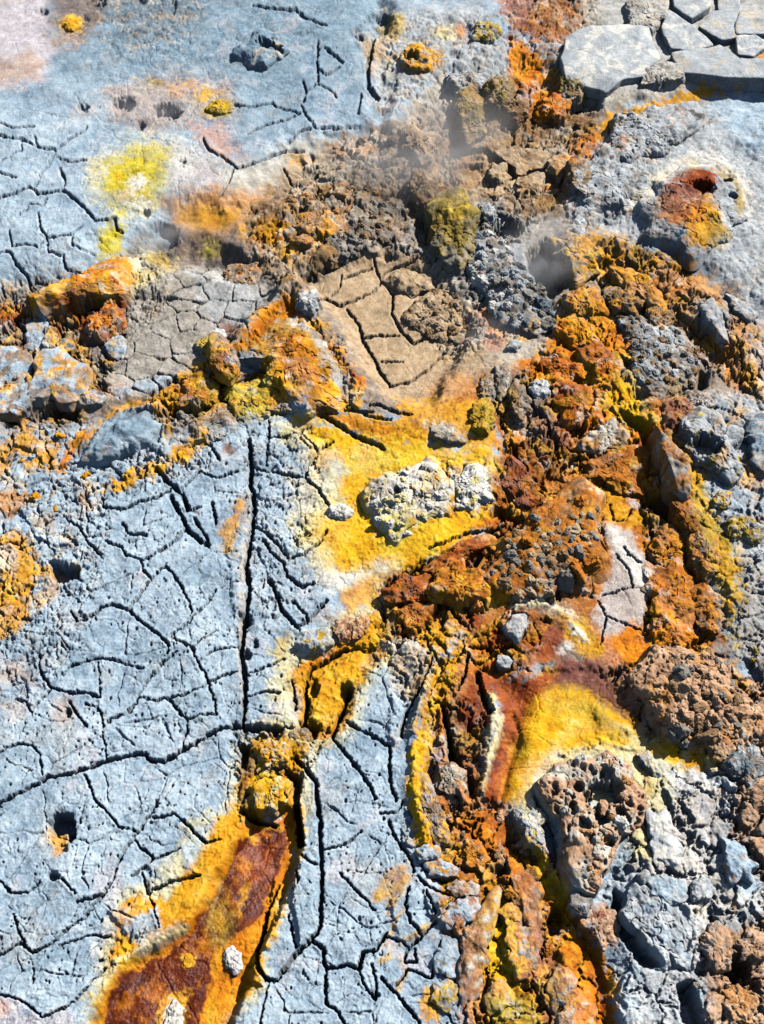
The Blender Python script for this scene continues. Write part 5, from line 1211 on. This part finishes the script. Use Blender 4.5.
for sh, dep, f in PITS:
    w = window(sh, f + 6)
    sd = sh.sd(PX[w], PY[w]) + F(2.2) * N7[w] + F(1.2) * N3[w]
    D[w] -= F(dep) * sstep(-f, f, sd)
    if dep > 12: D[w] += np.exp(-((sd + f + 2.5) / 2.5) ** 2) * F(1.4) * (.6 + .6 * N7[w])
for sh, h, f in CRUSTS:
    w = window(sh, f + 6)
    sd = sh.sd(PX[w], PY[w]) + F(3) * EDGE[w]
    D[w] += F(h) * sstep(-f, f, sd)
for t_ in THINGS:                                # the ground lies level under what stands on it
    w = window(t_[3], 10)
    al = sstep(2, 9, t_[3].sd(PX[w], PY[w]))
    D[w] = D[w] * (1 - al) + (np.minimum(D[w], 0) * .4 - 1.5) * al
D *= FADE; CR *= FADE
D *= (.52 + .48 * sstep(180, 420, PY))            # the upper slope is weathered flatter
D += LIP
D -= CR * (.6 + .4 * sstep(180, 420, PY))
ROCKY = np.clip(W6[1] + W6[0] + W6[4] * .7, 0, 1) * calm
m_ = (clay * (1 - ROCKY))
am = (sstep(.02, .5, fbm2(XU, YU, 75, 5, 91, .6)) * m_ * .62)[..., None]; COL += (ramp('claydeep', NV + .1) - COL) * am
am = (sstep(.18, .5, fbm2(XU, YU, 48, 5, 92, .6)) * m_ * .55)[..., None]; COL += (ramp('pinkwhite', NV + .2) - COL) * am
am = (sstep(.2, .5, fbm2(XU, YU, 60, 5, 93, .6)) * m_ * .32)[..., None]; COL += (ramp('greytan', NV + .2) - COL) * am
EAST = mask([(P(150,400, 300,300, 380,400, 520,330, 560,240, 640,230, 850,330, 850,420, 740,560, 740,680, 640,700, 560,640, 500,680, 480,800, 560,850, 640,1120, 480,1120, 440,900, 400,700, 380,580, 420,420, 250,420), 20, 1),
             (P(-90,300, 130,265, 120,400, 100,480, 50,640, -90,640), 15, 1)])
am = (FADE * sstep(.18, .36, ALT + .25 * N7) * ROCKY * (.5 - .25 * EAST))[..., None]
COL += (ramp('greyrock', NV + .15) - COL) * am
am = (FADE * sstep(.16, .34, -ALT + .25 * N7b) * ROCKY * .35)[..., None]
COL += (ramp('brownochre', NV + .1) - COL) * am
am = (sstep(.12, .38, fbm2(XU, YU, 30, 4, 81) + .25 * N3) * ROCKY * (.22 + .5 * EAST))[..., None]
COL += (ramp('ochre', NV + .1) - COL) * am
am = (sstep(.26, .5, fbm2(XU, YU, 24, 4, 87) + .25 * N3) * ROCKY * .75 * EAST)[..., None]
COL += (ramp('ochreyellow', NV) - COL) * am
am = (sstep(.26, .46, fbm2(XU, YU, 18, 4, 83) + .25 * N3) * ROCKY * .6)[..., None]
COL += (ramp('paletan', NV + .1) - COL) * am
TINT *= FADE
COL *= (1 + np.clip(TINT, -.3, .3)[..., None])
Z = (HM + D) * F(U)
COL = np.clip(COL, .003, .92)

# ------------------------------------------------------------------ materials
def mineral(name, scale=1.0):
    m = bpy.data.materials.new(name); m.use_nodes = True
    nt = m.node_tree; N = nt.nodes; L = nt.links
    b = N['Principled BSDF']
    at = N.new('ShaderNodeAttribute'); at.attribute_name = 'mineral'
    wt = N.new('ShaderNodeAttribute'); wt.attribute_name = 'damp'
    tc = N.new('ShaderNodeTexCoord')

    def noise(s, det=3, rough=.6):
        n = N.new('ShaderNodeTexNoise'); n.inputs['Scale'].default_value = s
        n.inputs['Detail'].default_value = det; n.inputs['Roughness'].default_value = rough
        L.new(tc.outputs['Object'], n.inputs['Vector']); return n
    n1 = noise(240 * scale, 4, .7); n2 = noise(60 * scale, 3); n3 = noise(620 * scale, 2)
    r = N.new('ShaderNodeMapRange'); r.inputs[1].default_value = .3; r.inputs[2].default_value = .7
    r.inputs[3].default_value = .74; r.inputs[4].default_value = 1.2
    L.new(n1.outputs['Fac'], r.inputs[0])
    r2 = N.new('ShaderNodeMapRange'); r2.inputs[1].default_value = .3; r2.inputs[2].default_value = .7
    r2.inputs[3].default_value = .86; r2.inputs[4].default_value = 1.12
    L.new(n2.outputs['Fac'], r2.inputs[0])
    mu = N.new('ShaderNodeMath'); mu.operation = 'MULTIPLY'
    L.new(r.outputs[0], mu.inputs[0]); L.new(r2.outputs[0], mu.inputs[1])
    sc = N.new('ShaderNodeVectorMath'); sc.operation = 'SCALE'
    L.new(at.outputs['Color'], sc.inputs[0]); L.new(mu.outputs[0], sc.inputs['Scale'])
    L.new(sc.outputs[0], b.inputs['Base Color'])
    rr = N.new('ShaderNodeMapRange'); rr.inputs[3].default_value = .92; rr.inputs[4].default_value = .34
    L.new(wt.outputs['Fac'], rr.inputs[0]); L.new(rr.outputs[0], b.inputs['Roughness'])
    b.inputs['Specular IOR Level'].default_value = .35
    ad = N.new('ShaderNodeMath'); ad.operation = 'MULTIPLY_ADD'; ad.inputs[1].default_value = .5
    L.new(n3.outputs['Fac'], ad.inputs[0]); L.new(n1.outputs['Fac'], ad.inputs[2])
    bp = N.new('ShaderNodeBump'); bp.inputs['Strength'].default_value = .55; bp.inputs['Distance'].default_value = .0022
    L.new(ad.outputs[0], bp.inputs['Height']); L.new(bp.outputs[0], b.inputs['Normal'])
    return m


M_GROUND = mineral('mineral_ground'); M_ROCK = mineral('mineral_rock', 1.0)


def make_mesh(name, co, faces, col, damp=None, mat=None):
    """co (n,3), faces (m,k) all of one size"""
    me = bpy.data.meshes.new(name)
    n, (m, k) = len(co), faces.shape
    me.vertices.add(n); me.vertices.foreach_set('co', np.ascontiguousarray(co, F).ravel())
    me.loops.add(m * k); me.loops.foreach_set('vertex_index', np.ascontiguousarray(faces, np.int32).ravel())
    me.polygons.add(m)
    me.polygons.foreach_set('loop_start', np.arange(0, m * k, k, dtype=np.int32))
    me.polygons.foreach_set('loop_total', np.full(m, k, np.int32))
    me.update(calc_edges=True)
    a = me.attributes.new('mineral', 'FLOAT_COLOR', 'POINT')
    rgba = np.ones((n, 4), F); rgba[:, :3] = col
    a.data.foreach_set('color', rgba.ravel())
    d = me.attributes.new('damp', 'FLOAT', 'POINT')
    d.data.foreach_set('value', (np.zeros(n, F) if damp is None else damp.astype(F)))
    me.polygons.foreach_set('use_smooth', np.ones(m, bool))
    me.materials.append(mat)
    me.update()
    return me


def link(name, me, parent=None, loc=(0, 0, 0)):
    o = bpy.data.objects.new(name, me); C.objects.link(o)
    o.location = loc
    if parent: o.parent = parent
    return o


# ------------------------------------------------------------------ ground: one sheet, cut along its deposits
REG = np.zeros((NR, NC), np.int8)
REGIONS = [
 ('clay_ground', 'cracked blue grey clay ground spreading around the ochre and rust deposits', []),
 ('rust_stream', 'wet dark red rust stream bed in the lower left between cracked clay',
  [P(64,1120, 98,1000, 110,960, 125,935, 165,920, 196,870, 212,830, 236,800, 240,750, 268,724, 298,738, 310,745, 296,790, 302,835, 289,890, 266,955, 258,985, 226,1020, 212,1120)]),
 ('mud_flat', 'smooth tan dried mud flat with dark open cracks in the hollow',
  [P(304,290, 330,270, 385,248, 430,262, 425,300, 440,350, 420,395, 385,398, 360,362, 340,322)]),
 ('mud_pan', 'small pinkish pan of smooth dried mud ringed by orange rock',
  [P(606,520, 632,532, 652,562, 648,602, 640,635, 612,640, 590,625, 602,590, 614,562)]),
 ('sulphur_field', 'bright yellow sulphur field on pale clay at the middle of the ground',
  [P(296,418, 330,424, 385,440, 420,438, 440,458, 490,452, 504,490, 490,522, 450,548, 408,572, 380,560, 345,574, 318,552, 308,532, 338,515, 345,498, 332,492, 348,472, 330,450)]),
 ('sulphur_patch', 'lemon yellow sulphur patch on grey clay near the two dark vents',
  [P(104,166, 140,146, 168,148, 170,176, 155,208, 122,214, 104,196)]),
 ('mineral_fan', 'smooth yellow fan with a purple brown upper edge and rust channel',
  [P(480,660, 520,680, 560,655, 600,662, 628,684, 652,730, 600,742, 556,756, 520,806, 496,810, 482,800, 500,725)]),
 ('ochre_channel', 'deep yellow ochre channel winding down between cracked clay plates',
  [P(286,676, 302,660, 340,640, 378,602, 388,618, 386,650, 360,684, 346,722, 328,742, 302,732, 294,700)]),
]
for i, (_, _, shapes) in enumerate(REGIONS):
    for sh in shapes:
        w = window(sh, 10)
        sub = REG[w]; sub[sh.sd(PX[w], PY[w]) + 4 * EDGE[w] > 0] = i
idx = np.arange(NR * NC, dtype=np.int32).reshape(NR, NC)
quads = np.stack([idx[:-1, :-1], idx[:-1, 1:], idx[1:, 1:], idx[1:, :-1]], -1).reshape(-1, 4)
qreg = REG[:-1, :-1].ravel()
CO = np.stack([X, Y, Z], -1).reshape(-1, 3); CF = COL.reshape(-1, 3); WF = WET.ravel()
for i, (nm, lab, _) in enumerate(REGIONS):
    q = quads[qreg == i]
    if not len(q): continue
    used = np.zeros(NR * NC, bool); used[q.ravel()] = True
    remap = np.cumsum(used, dtype=np.int64) - 1
    me = make_mesh(nm, CO[used], remap[q], CF[used], WF[used], M_GROUND)
    o = link('ground' if i == 0 else nm, me)
    o['kind'] = 'structure'; o['label'] = lab
print('ground built')


def g_index(x, y):
    dep = np.maximum(np.asarray(y) * CP + CAMH * SP, 1.55)
    mx = np.asarray(x) / dep * FPX + 382
    c = np.clip(np.interp(mx, MX, np.arange(NC)).round().astype(int), 0, NC - 1)
    r = np.clip(np.interp(y, YR, np.arange(NR)).round().astype(int), 0, NR - 1)
    return r, c


ZS = Z + 0                                        # a cleaned level for setting things down
def ground_z(x, y):
    r, c = g_index(x, y); return Z[r, c]


def macro_z(x, y):
    r, c = g_index(x, y); return HM[r, c] * U


def place(px, py, h=0.0):
    """where the sight line through a map point meets the ground raised by h"""
    z = 0.0
    for _ in range(6):
        x, y = ray_to(px, py, z)
        z = macro_z(x, y) + h
    return float(x), float(y), float(z - h)


def radial(world_pts, cx, cy, th):
    """distance from the centre to an outline along each direction"""
    q = np.array(world_pts) - [cx, cy]
    q2 = np.roll(q, -1, 0); e = q2 - q
    R = np.zeros(len(th))
    for i, t in enumerate(th):
        d = np.array([math.cos(t), math.sin(t)])
        den = d[0] * e[:, 1] - d[1] * e[:, 0]
        den = np.where(np.abs(den) < 1e-12, 1e-12, den)
        s = (q[:, 0] * e[:, 1] - q[:, 1] * e[:, 0]) / den
        u = (q[:, 0] * d[1] - q[:, 1] * d[0]) / den
        ok = (u >= -1e-6) & (u <= 1 + 1e-6) & (s > 0)
        R[i] = s[ok].max() if ok.any() else np.nan
    R = np.where(np.isnan(R), np.nanmean(R), R)
    k = np.array([1, 2, 3, 2, 1]) / 9.0
    return np.convolve(np.concatenate([R[-2:], R, R[:2]]), k, 'valid')


def outline_px(sh):
    if sh.kind == 'E':
        cx, cy, rx, ry = sh.e[:4]; r = math.radians(sh.e[4]) if len(sh.e) > 4 else 0
        return [(cx + rx * math.cos(t) * math.cos(r) - ry * math.sin(t) * math.sin(r),
                 cy + rx * math.cos(t) * math.sin(r) + ry * math.sin(t) * math.cos(r)) for t in np.linspace(0, 2 * np.pi, 20, False)]
    return sh.pts


def wob(th, k, rg_):
    return sum(rg_.normal() * .6 * np.cos(q * th + rg_.random() * 6.28) for q in (k, k + 1, k - 1))


def body(wpts, cx, cy, h, e=.7, pal=None, lump=0, facet=0, rough=1.0, holes=(), seed=0, step=.0021, nmax=400, sink=8, flare=1.0, own=.42, pore=0):
    """closed rock: rounded-box profile over an outline, chipped by planes, then roughened; local coordinates"""
    rg_ = np.random.default_rng(seed)
    per = sum(math.dist(wpts[i], wpts[i - 1]) for i in range(len(wpts)))
    nt = int(np.clip(per / step, 20, nmax)); th = np.linspace(0, 2 * np.pi, nt, False)
    R = radial(wpts, cx, cy, th)
    Rm = R.mean(); H = h * U
    nr = int(np.clip((Rm + H) / step, 8, 130))
    R = R * (1 + flare * .5 * (.22 * wob(th, 3, rg_) + .13 * wob(th, 7, rg_) + .03 * wob(th, 13, rg_)))
    tt = np.concatenate([np.geomspace(1e-9, .3, 1500), np.linspace(.3, np.pi / 2, 1500)[1:]])
    ro = np.sin(tt) ** e; zz = np.clip(np.cos(tt), 0, 1) ** e
    al = np.concatenate([[0], np.cumsum(np.hypot(np.diff(ro) * Rm, np.diff(zz) * H))])
    want = np.linspace(.01 * al[-1], al[-1], nr)
    ro = np.interp(want, al, ro); zz = np.interp(want, al, zz)
    skirt = np.array([.35, .8, 1.0]); ro = np.concatenate([ro, 1 + 0 * skirt + .14 * skirt * (e > .3)]); zz = np.concatenate([zz, -skirt * (sink * U + .3 * H) / H])
    xx = ro[:, None] * (R * np.cos(th))[None]; yy = ro[:, None] * (R * np.sin(th))[None]
    z3 = np.broadcast_to((zz * H)[:, None], xx.shape)
    p = np.stack([xx, yy, z3], -1).reshape(-1, 3).astype(F)
    sc_ = np.array([Rm, Rm, H], F)
    for k in range(facet):
        a = rg_.random() * 2 * np.pi; el = rg_.uniform(.35, 1.35)
        n = np.array([math.cos(a) * math.cos(el), math.sin(a) * math.cos(el), math.sin(el)], F)
        pn = p / sc_
        # distance chosen so that only a chip is taken off
        dmax = (pn @ n).max(); d = dmax * rg_.uniform(.72, .9)
        over = np.maximum(pn @ n - d, 0)
        p = p - (over[:, None] * n * .92) * sc_
    if facet >= 0 and e > .3:                         # a craggy mass, not a turned shape
        big = np.stack([fbm3(p / F(U) + 40 * k_ + seed * 3.1, max(Rm / U * .8, 6), 3, 30 + k_, .55) for k_ in (0, 1, 2)], -1)
        p = p + big * np.array([.15, .15, .17], F) * min(Rm, 30 * U)
    nn = p / sc_ / sc_; nn[:, 2] = np.maximum(nn[:, 2], 0) + 1e-4
    nn /= np.linalg.norm(nn, axis=1)[:, None] + 1e-9
    pu = p / F(U) + rg_.random(3).astype(F) * 200
    size = min(Rm / U, 40.0)
    disp = fbm3(pu, max(size * .7, 5), 4, seed % 7, .55) * min(size * .22, 5.0) * rough
    disp += fbm3(pu, 5, 3, 3) * .8 * rough + fbm3(pu, 2.1, 1, 4) * .45 * rough
    tone = fbm3(pu, max(size * .45, 5), 4, 5, .6)
    if lump:
        f1, f2, r = worley3(pu + fbm3(pu, 9, 2, 8)[:, None] * 2.5, max(5.5, min(size * .42, 11)), seed % 5)
        disp += lump * (.55 - np.minimum(f1, 1.1)) * .9 * (.5 + r)
        tone = tone + (r - .5) * .5
    if pore:
        q1, _, qr = worley3(pu + fbm3(pu, 7, 2, 18)[:, None] * 2.5, 8.5, 3)
        disp -= pore * (1 - sstep(.18, .48, q1)) * (qr > .35) * sstep(-.2, .25, fbm3(pu, 26, 2, 19) + .12)
        q1, _, qr = worley3(pu, 4.2, 4)
        disp -= pore * .3 * (1 - sstep(.15, .42, q1)) * (qr > .45)
    # cracks through the rock
    cr = np.abs(fbm3(pu, max(size * .8, 7), 3, 9, .6))
    disp -= (1 - sstep(0, .045, cr)) * min(2.2, size * .12) * (rough > .6)
    top = sstep(-.25, .05, p[:, 2] / H)
    p = p + nn * (disp * U * (.25 + .75 * top))[:, None]
    for (hx, hy, hr, hd) in holes:
        d = np.hypot(p[:, 0] - hx, p[:, 1] - hy)
        d = d * (1 + .55 * fbm3(pu, 7, 3, 2))
        p[:, 2] -= ((1 - sstep(hr * .55, hr, d)) * hd * U).astype(F) * (p[:, 2] > 0)
    n = len(ro)
    i = np.arange(n - 1)[:, None] * nt + np.arange(nt)[None]
    j = np.arange(n - 1)[:, None] * nt + (np.arange(nt)[None] + 1) % nt
    fa = np.stack([i, i + nt, j + nt, j], -1).reshape(-1, 4)
    # close the underside and the top
    b0 = (n - 1) * nt; cap = []
    half = nt // 2
    for c0 in (0, b0):
        for q in range(half - 1):
            a_, b_, c_, d_ = c0 + q, c0 + q + 1, c0 + nt - 2 - q, c0 + nt - 1 - q
            if len({a_, b_, c_, d_}) == 4:
                cap.append((a_, b_, c_, d_) if c0 == 0 else (d_, c_, b_, a_))
    fa = np.concatenate([fa, np.array(cap, int)]) if cap else fa
    nvv = .5 + .55 * tone + .22 * fbm3(pu, 3.5, 2, 6)
    if pal is None:
        r_, c_ = g_index(p[:, 0] + cx, p[:, 1] + cy)
        col = COL[r_, c_] * (1 + .25 * tone[:, None])
    else:
        col = ramp(pal[0], nvv)
        m = sstep(pal[2] - .1, pal[2] + .18, fbm3(pu, max(size * .6, 6), 4, 12, .6))[:, None]
        col = col + (ramp(pal[1], nvv) - col) * m
        # bedded in the deposits of the spot: their stains run over it in patches
        r_, c_ = g_index(p[:, 0] + cx, p[:, 1] + cy)
        mix = np.maximum((1 - sstep(.0, .32, p[:, 2] / H)) * .7, sstep(own - .55, own - .25, fbm3(pu, max(size * .5, 6), 5, 15, .65)) * .85)[:, None]
        col = col + (COL[r_, c_] * (1 + .3 * tone[:, None]) - col) * mix
    return p, fa, np.clip(col, .003, .92)


LUMPS = {}


def lump_template(pal, k):
    key = (pal, k)
    if key not in LUMPS:
        s = 7 * U
        rg_ = np.random.default_rng(k * 31 + len(pal))
        ph = rg_.random(3) * 6
        pts = [(s * (1 + .18 * math.sin(2 * a + ph[0]) + .12 * math.sin(3 * a + ph[1])) * math.cos(a),
                s * (1 + .18 * math.sin(2 * a + ph[0]) + .12 * math.sin(3 * a + ph[1])) * math.sin(a)) for a in np.linspace(0, 2 * np.pi, 16, False)]
        save = COL
        p, f, c = body(pts, 0.0, 0.0, 8.5, e=.7, pal=(pal, 'greyrock', .35), lump=1.2, facet=9, seed=k * 7 + 1, step=.0016, sink=4)
        # a lump has its own tone all the way down
        LUMPS[key] = make_mesh('lump', p, f, np.clip(ramp(pal, .5 + .5 * fbm3(p / F(U) + 31 * k, 5, 4, 2)), .003, .92), None, M_ROCK)
    return LUMPS[key]


for n_, (name, cat, label, sh, h, opt) in enumerate(THINGS):
    opt = dict(opt)
    g = opt.pop('g', None); kids = opt.pop('kids', None); kmin = opt.pop('kmin', 0); kbox = opt.pop('kbox', None)
    opx = outline_px(sh)
    ccx = float(np.mean([a for a, b in opx])); ccy = float(np.mean([b for a, b in opx]))
    ax_, ay_, az_ = place(ccx, ccy, h * U * .4)
    if g in (OR, RB, RK, COLS): opx = [(ccx + (a - ccx) * 1.22, ccy + (b - ccy) * 1.22) for a, b in opx]; h = h * .55; opt.setdefault('own', .2); opt['lump'] = opt.get('lump', 0) * .5; opt['e'] = max(opt.get('e', .7), .8); opt['facet'] = opt.get('facet', 0) + 3
    if name in ('hollow_rock', 'blue_boulder', 'red_stone', 'cream_boulder', 'tan_rock', 'slate_rock', 'grey_block', 'brown_stone', 'brown_rock', 'orange_boulder', 'brown_boulder', 'grey_rib', 'tan_flake', 'grey_crest') or g == CB:
        if g not in (RB,): opx = [(ccx + (a - ccx) * 1.12, ccy + (b - ccy) * 1.12) for a, b in opx]; h = h * .6; opt['own'] = min(opt.get('own', .42), .5); opt['e'] = max(opt.get('e', .7), .6)
    if g == LB: opx = [(ccx + (a - ccx) * 1.15, ccy + (b - ccy) * 1.15) for a, b in opx]; h = h * .62; opt['own'] = .38
    if g == SLABS: h = h * .6; opx = [(ccx + (a - ccx) * 1.12, ccy + (b - ccy) * 1.12) for a, b in opx]
    wp = [place(a, b, h * U * .3)[:2] for a, b in opx]
    holes = []
    for (hx, hy, hr, hd) in opt.pop('holes', []):
        x_, y_, _ = place(hx, hy, h * U * .75)
        s_ = (y_ * CP + CAMH * SP) / FPX
        holes.append((x_ - ax_, y_ - ay_, hr * s_ * 1.1, hd))
    s_ = (ay_ * CP + CAMH * SP) / FPX
    p, f, c = body(wp, ax_, ay_, h, holes=holes, seed=n_ + 3, step=s_ * .85, **opt)
    me = make_mesh(name, p, f, c, None, M_ROCK)
    if kids:
        o = bpy.data.objects.new(name, None); C.objects.link(o); o.location = (ax_, ay_, az_)
        me.name = 'crust_body'; link('crust_body', me, o)
    else:
        o = link(name, me, None, (ax_, ay_, az_))
    o['kind'] = 'thing'
    o['label'] = label; o['category'] = cat
    if g: o['group'] = g
    if kids:
        cnt, r0, r1, pals = kids
        rg_ = np.random.default_rng(n_ + 77)
        x0, y0, x1, y1 = kbox or sh.box
        got = []; tries = 0
        top = p.reshape(-1, 3)
        while len(got) < cnt and tries < 6000:
            tries += 1
            px, py = rg_.uniform(x0, x1), rg_.uniform(y0, y1)
            rr = r0 + (r1 - r0) * rg_.random() ** 1.8
            ins = float(sh.sd(np.array([px], F), np.array([py], F))[0])
            if ins < rr * .35: continue
            if any(math.hypot(px - a, py - b) < (rr + c_) * .72 for a, b, c_ in got): continue
            x_, y_, _ = place(px, py, h * U * .7)
            dd = (top[:, 0] - (x_ - ax_)) ** 2 + (top[:, 1] - (y_ - ay_)) ** 2
            zt = float(top[dd.argmin(), 2])
            if zt < h * U * kmin * .6: continue
            got.append((px, py, rr))
            t_ = lump_template(pals[int(rg_.integers(len(pals)))], int(rg_.integers(4)))
            k_ = link('nodule', t_, o, (x_ - ax_, y_ - ay_, zt - rr * s_ * .5))
            q = rr * s_ / (7 * U)
            k_.scale = (q * rg_.uniform(.85, 1.2), q * rg_.uniform(.85, 1.2), q * rg_.uniform(.8, 1.25))
            k_.rotation_euler = (rg_.uniform(-.4, .4), rg_.uniform(-.4, .4), rg_.uniform(0, 6.28))

# loose stones, one group to each spot
LOOSE = [
 ('pebble','pebble','small brown pebble loose among the rust gully flakes','loose pebbles in the rust gully',P(440,800, 480,790, 540,860, 590,940, 560,960, 480,880),30,2.2,5,('brownochre','tanpink','brownrock')),
 ('pebble','pebble','small tan pebble loose on the lower right slope','loose pebbles on the lower right slope',P(690,900, 764,860, 764,1024, 700,1024),16,2,4.5,('tanpink','claygrey','paletan')),
 ('pebble','pebble','small ochre pebble loose along the broken ridge','loose pebbles along the ochre ridge',P(150,400, 235,345, 262,372, 290,405, 210,440, 165,420),26,2.2,5,('mustard','ochre','greyrock')),
 ('pebble','pebble','small brown pebble loose on the steaming centre slope','loose pebbles on the centre slope',P(270,190, 330,150, 400,130, 440,180, 400,210, 330,225, 270,230),34,1.8,4.5,('brownrock','taupe','orangetan')),
 ('pebble','pebble','small grey pebble loose beside the right clay margin','loose pebbles beside the right clay',P(735,560, 764,540, 764,690, 742,660),22,2,4.5,('claygrey','greytan','mustard')),
 ('pebble','pebble','small grey blue crumb loose between the clay and left ochre','loose crumbs at the left ochre',P(0,430, 80,420, 100,470, 60,520, 10,520),26,2,5,('claygrey','clay','ochre')),
]
for li, (name, cat, label, grp, sh, cnt, r0, r1, pals) in enumerate(LOOSE):
    rg_ = np.random.default_rng(li + 500); x0, y0, x1, y1 = sh.box; k = 0; tries = 0
    while k < cnt and tries < 4000:
        tries += 1
        px, py = rg_.uniform(x0, x1), rg_.uniform(y0, y1)
        if sh.sd(np.array([px], F), np.array([py], F))[0] < 0: continue
        if any(t[3].sd(np.array([px], F), np.array([py], F))[0] > -2 for t in THINGS): continue
        rr = r0 + (r1 - r0) * rg_.random() ** 2
        x_, y_, _ = place(px, py, 0); z_ = float(ground_z(x_, y_))
        s_ = (y_ * CP + CAMH * SP) / FPX; q = rr * s_ / (7 * U)
        o = link(name, lump_template(pals[int(rg_.integers(len(pals)))], int(rg_.integers(4))), None, (x_, y_, z_ - rr * s_ * .1))
        o.scale = (q * rg_.uniform(.8, 1.25), q * rg_.uniform(.8, 1.25), q * rg_.uniform(.7, 1.1)); o.rotation_euler = (rg_.uniform(-.4, .4), rg_.uniform(-.4, .4), rg_.uniform(0, 6.28))
        o['kind'] = 'thing'; o['label'] = label; o['category'] = cat; o['group'] = grp; k += 1
print('things built')

# ------------------------------------------------------------------ steam drifting from the vents
ms = bpy.data.materials.new('steam'); ms.use_nodes = True
nt = ms.node_tree; N = nt.nodes; K = nt.links
N.remove(N['Principled BSDF']); out = N['Material Output']
vo = N.new('ShaderNodeVolumePrincipled'); vo.inputs['Color'].default_value = (.93, .95, 1, 1); vo.inputs['Anisotropy'].default_value = .25
tc = N.new('ShaderNodeTexCoord'); ln = N.new('ShaderNodeVectorMath'); ln.operation = 'LENGTH'
K.new(tc.outputs['Object'], ln.inputs[0])
mr = N.new('ShaderNodeMapRange'); mr.inputs[1].default_value = 1; mr.inputs[2].default_value = .1; mr.inputs[3].default_value = 0; mr.inputs[4].default_value = 1
K.new(ln.outputs['Value'], mr.inputs[0])
no = N.new('ShaderNodeTexNoise'); no.inputs['Scale'].default_value = 1.7; no.inputs['Detail'].default_value = 4; no.inputs['Distortion'].default_value = .8
K.new(tc.outputs['Object'], no.inputs['Vector'])
m2 = N.new('ShaderNodeMapRange'); m2.inputs[1].default_value = .38; m2.inputs[2].default_value = .8
K.new(no.outputs['Fac'], m2.inputs[0])
mm = N.new('ShaderNodeMath'); mm.operation = 'MULTIPLY'; K.new(mr.outputs[0], mm.inputs[0]); K.new(m2.outputs[0], mm.inputs[1])
m3 = N.new('ShaderNodeMath'); m3.operation = 'MULTIPLY'; m3.inputs[1].default_value = 10.0
K.new(mm.outputs[0], m3.inputs[0]); K.new(m3.outputs[0], vo.inputs['Density']); K.new(vo.outputs[0], out.inputs['Volume'])
a_ = np.linspace(0, 2 * np.pi, 24, False); b_ = np.linspace(.02, np.pi - .02, 14)
sp = np.stack([np.outer(np.sin(b_), np.cos(a_)), np.outer(np.sin(b_), np.sin(a_)), np.outer(np.cos(b_), np.ones(24))], -1).reshape(-1, 3)
i = np.arange(13)[:, None] * 24 + np.arange(24)[None]; j = np.arange(13)[:, None] * 24 + (np.arange(24)[None] + 1) % 24
sf = np.stack([i, i + 24, j + 24, j], -1).reshape(-1, 4)
capq = []
for c0 in (0, 13 * 24):
    for q in range(11):
        f_ = (c0 + q, c0 + q + 1, c0 + 22 - q, c0 + 23 - q)
        capq.append(f_ if c0 == 0 else f_[::-1])
sf = np.concatenate([sf, np.array(capq)])
sme = make_mesh('steam', sp, sf, np.ones((len(sp), 3)), None, ms)
for px, py, rx, ry, rz, rot, lab in [
        (425, 150, .34, .2, .2, .5, 'thin white steam drifting over the crags under the pale ledge'),
        (546, 258, .17, .13, .16, .2, 'bluish steam rising in the deep dark vent'),
        (448, 196, .12, .10, .12, 0, 'faint steam beside the yellow green boulder'),
        (168, 226, .11, .09, .11, 0, 'faint steam over the round dark pit'),
        (150, 108, .16, .08, .07, 0, 'faint steam hanging over the two dark vents'),
        (488, 340, .09, .07, .08, 0, 'wisp of steam over the orange stain')]:
    x_, y_, z_ = place(px, py, rz * .35)
    o = link('steam', sme, None, (x_, y_, z_ + rz * .35)); o.scale = (rx, ry, rz); o.rotation_euler = (0, 0, rot)
    o['kind'] = 'stuff'; o['label'] = lab; o['category'] = 'steam'

# ------------------------------------------------------------------ light and camera
w = bpy.data.worlds.new('World'); bpy.context.scene.world = w; w.use_nodes = True
nt = w.node_tree; bg = nt.nodes['Background']
sky = nt.nodes.new('ShaderNodeTexSky'); sky.sky_type = 'NISHITA'; sky.sun_disc = False
SUN_AZ, SUN_EL = math.radians(52), math.radians(44)
sky.sun_elevation = SUN_EL; sky.sun_rotation = SUN_AZ
nt.links.new(sky.outputs[0], bg.inputs[0]); bg.inputs[1].default_value = 0.05
sl = bpy.data.lights.new('sun', 'SUN'); sl.energy = 5.0; sl.angle = math.radians(.53); sl.color = (1, .95, .88)
so = bpy.data.objects.new('sun', sl); C.objects.link(so)
from mathutils import Vector
dv = Vector((math.sin(SUN_AZ) * math.cos(SUN_EL), math.cos(SUN_AZ) * math.cos(SUN_EL), math.sin(SUN_EL)))
so.rotation_euler = dv.to_track_quat('Z', 'Y').to_euler(); so.location = dv * 30
cam = bpy.data.cameras.new('camera'); cam.sensor_fit = 'VERTICAL'; cam.angle = VFOV
cam.clip_start = .05; cam.clip_end = 2000
co = bpy.data.objects.new('camera', cam); C.objects.link(co)
co.location = (0, 0, CAMH); co.rotation_euler = (math.pi / 2 - PITCH, 0, 0)
sc = bpy.context.scene; sc.camera = co
sc.view_settings.view_transform = 'Standard'; sc.view_settings.look = 'None'
sc.view_settings.exposure = 0.32; sc.view_settings.gamma = 1
sc.render.engine = 'CYCLES'
sc.cycles.max_bounces = 5; sc.cycles.diffuse_bounces = 0
sc.cycles.volume_bounces = 1; sc.cycles.volume_max_steps = 64
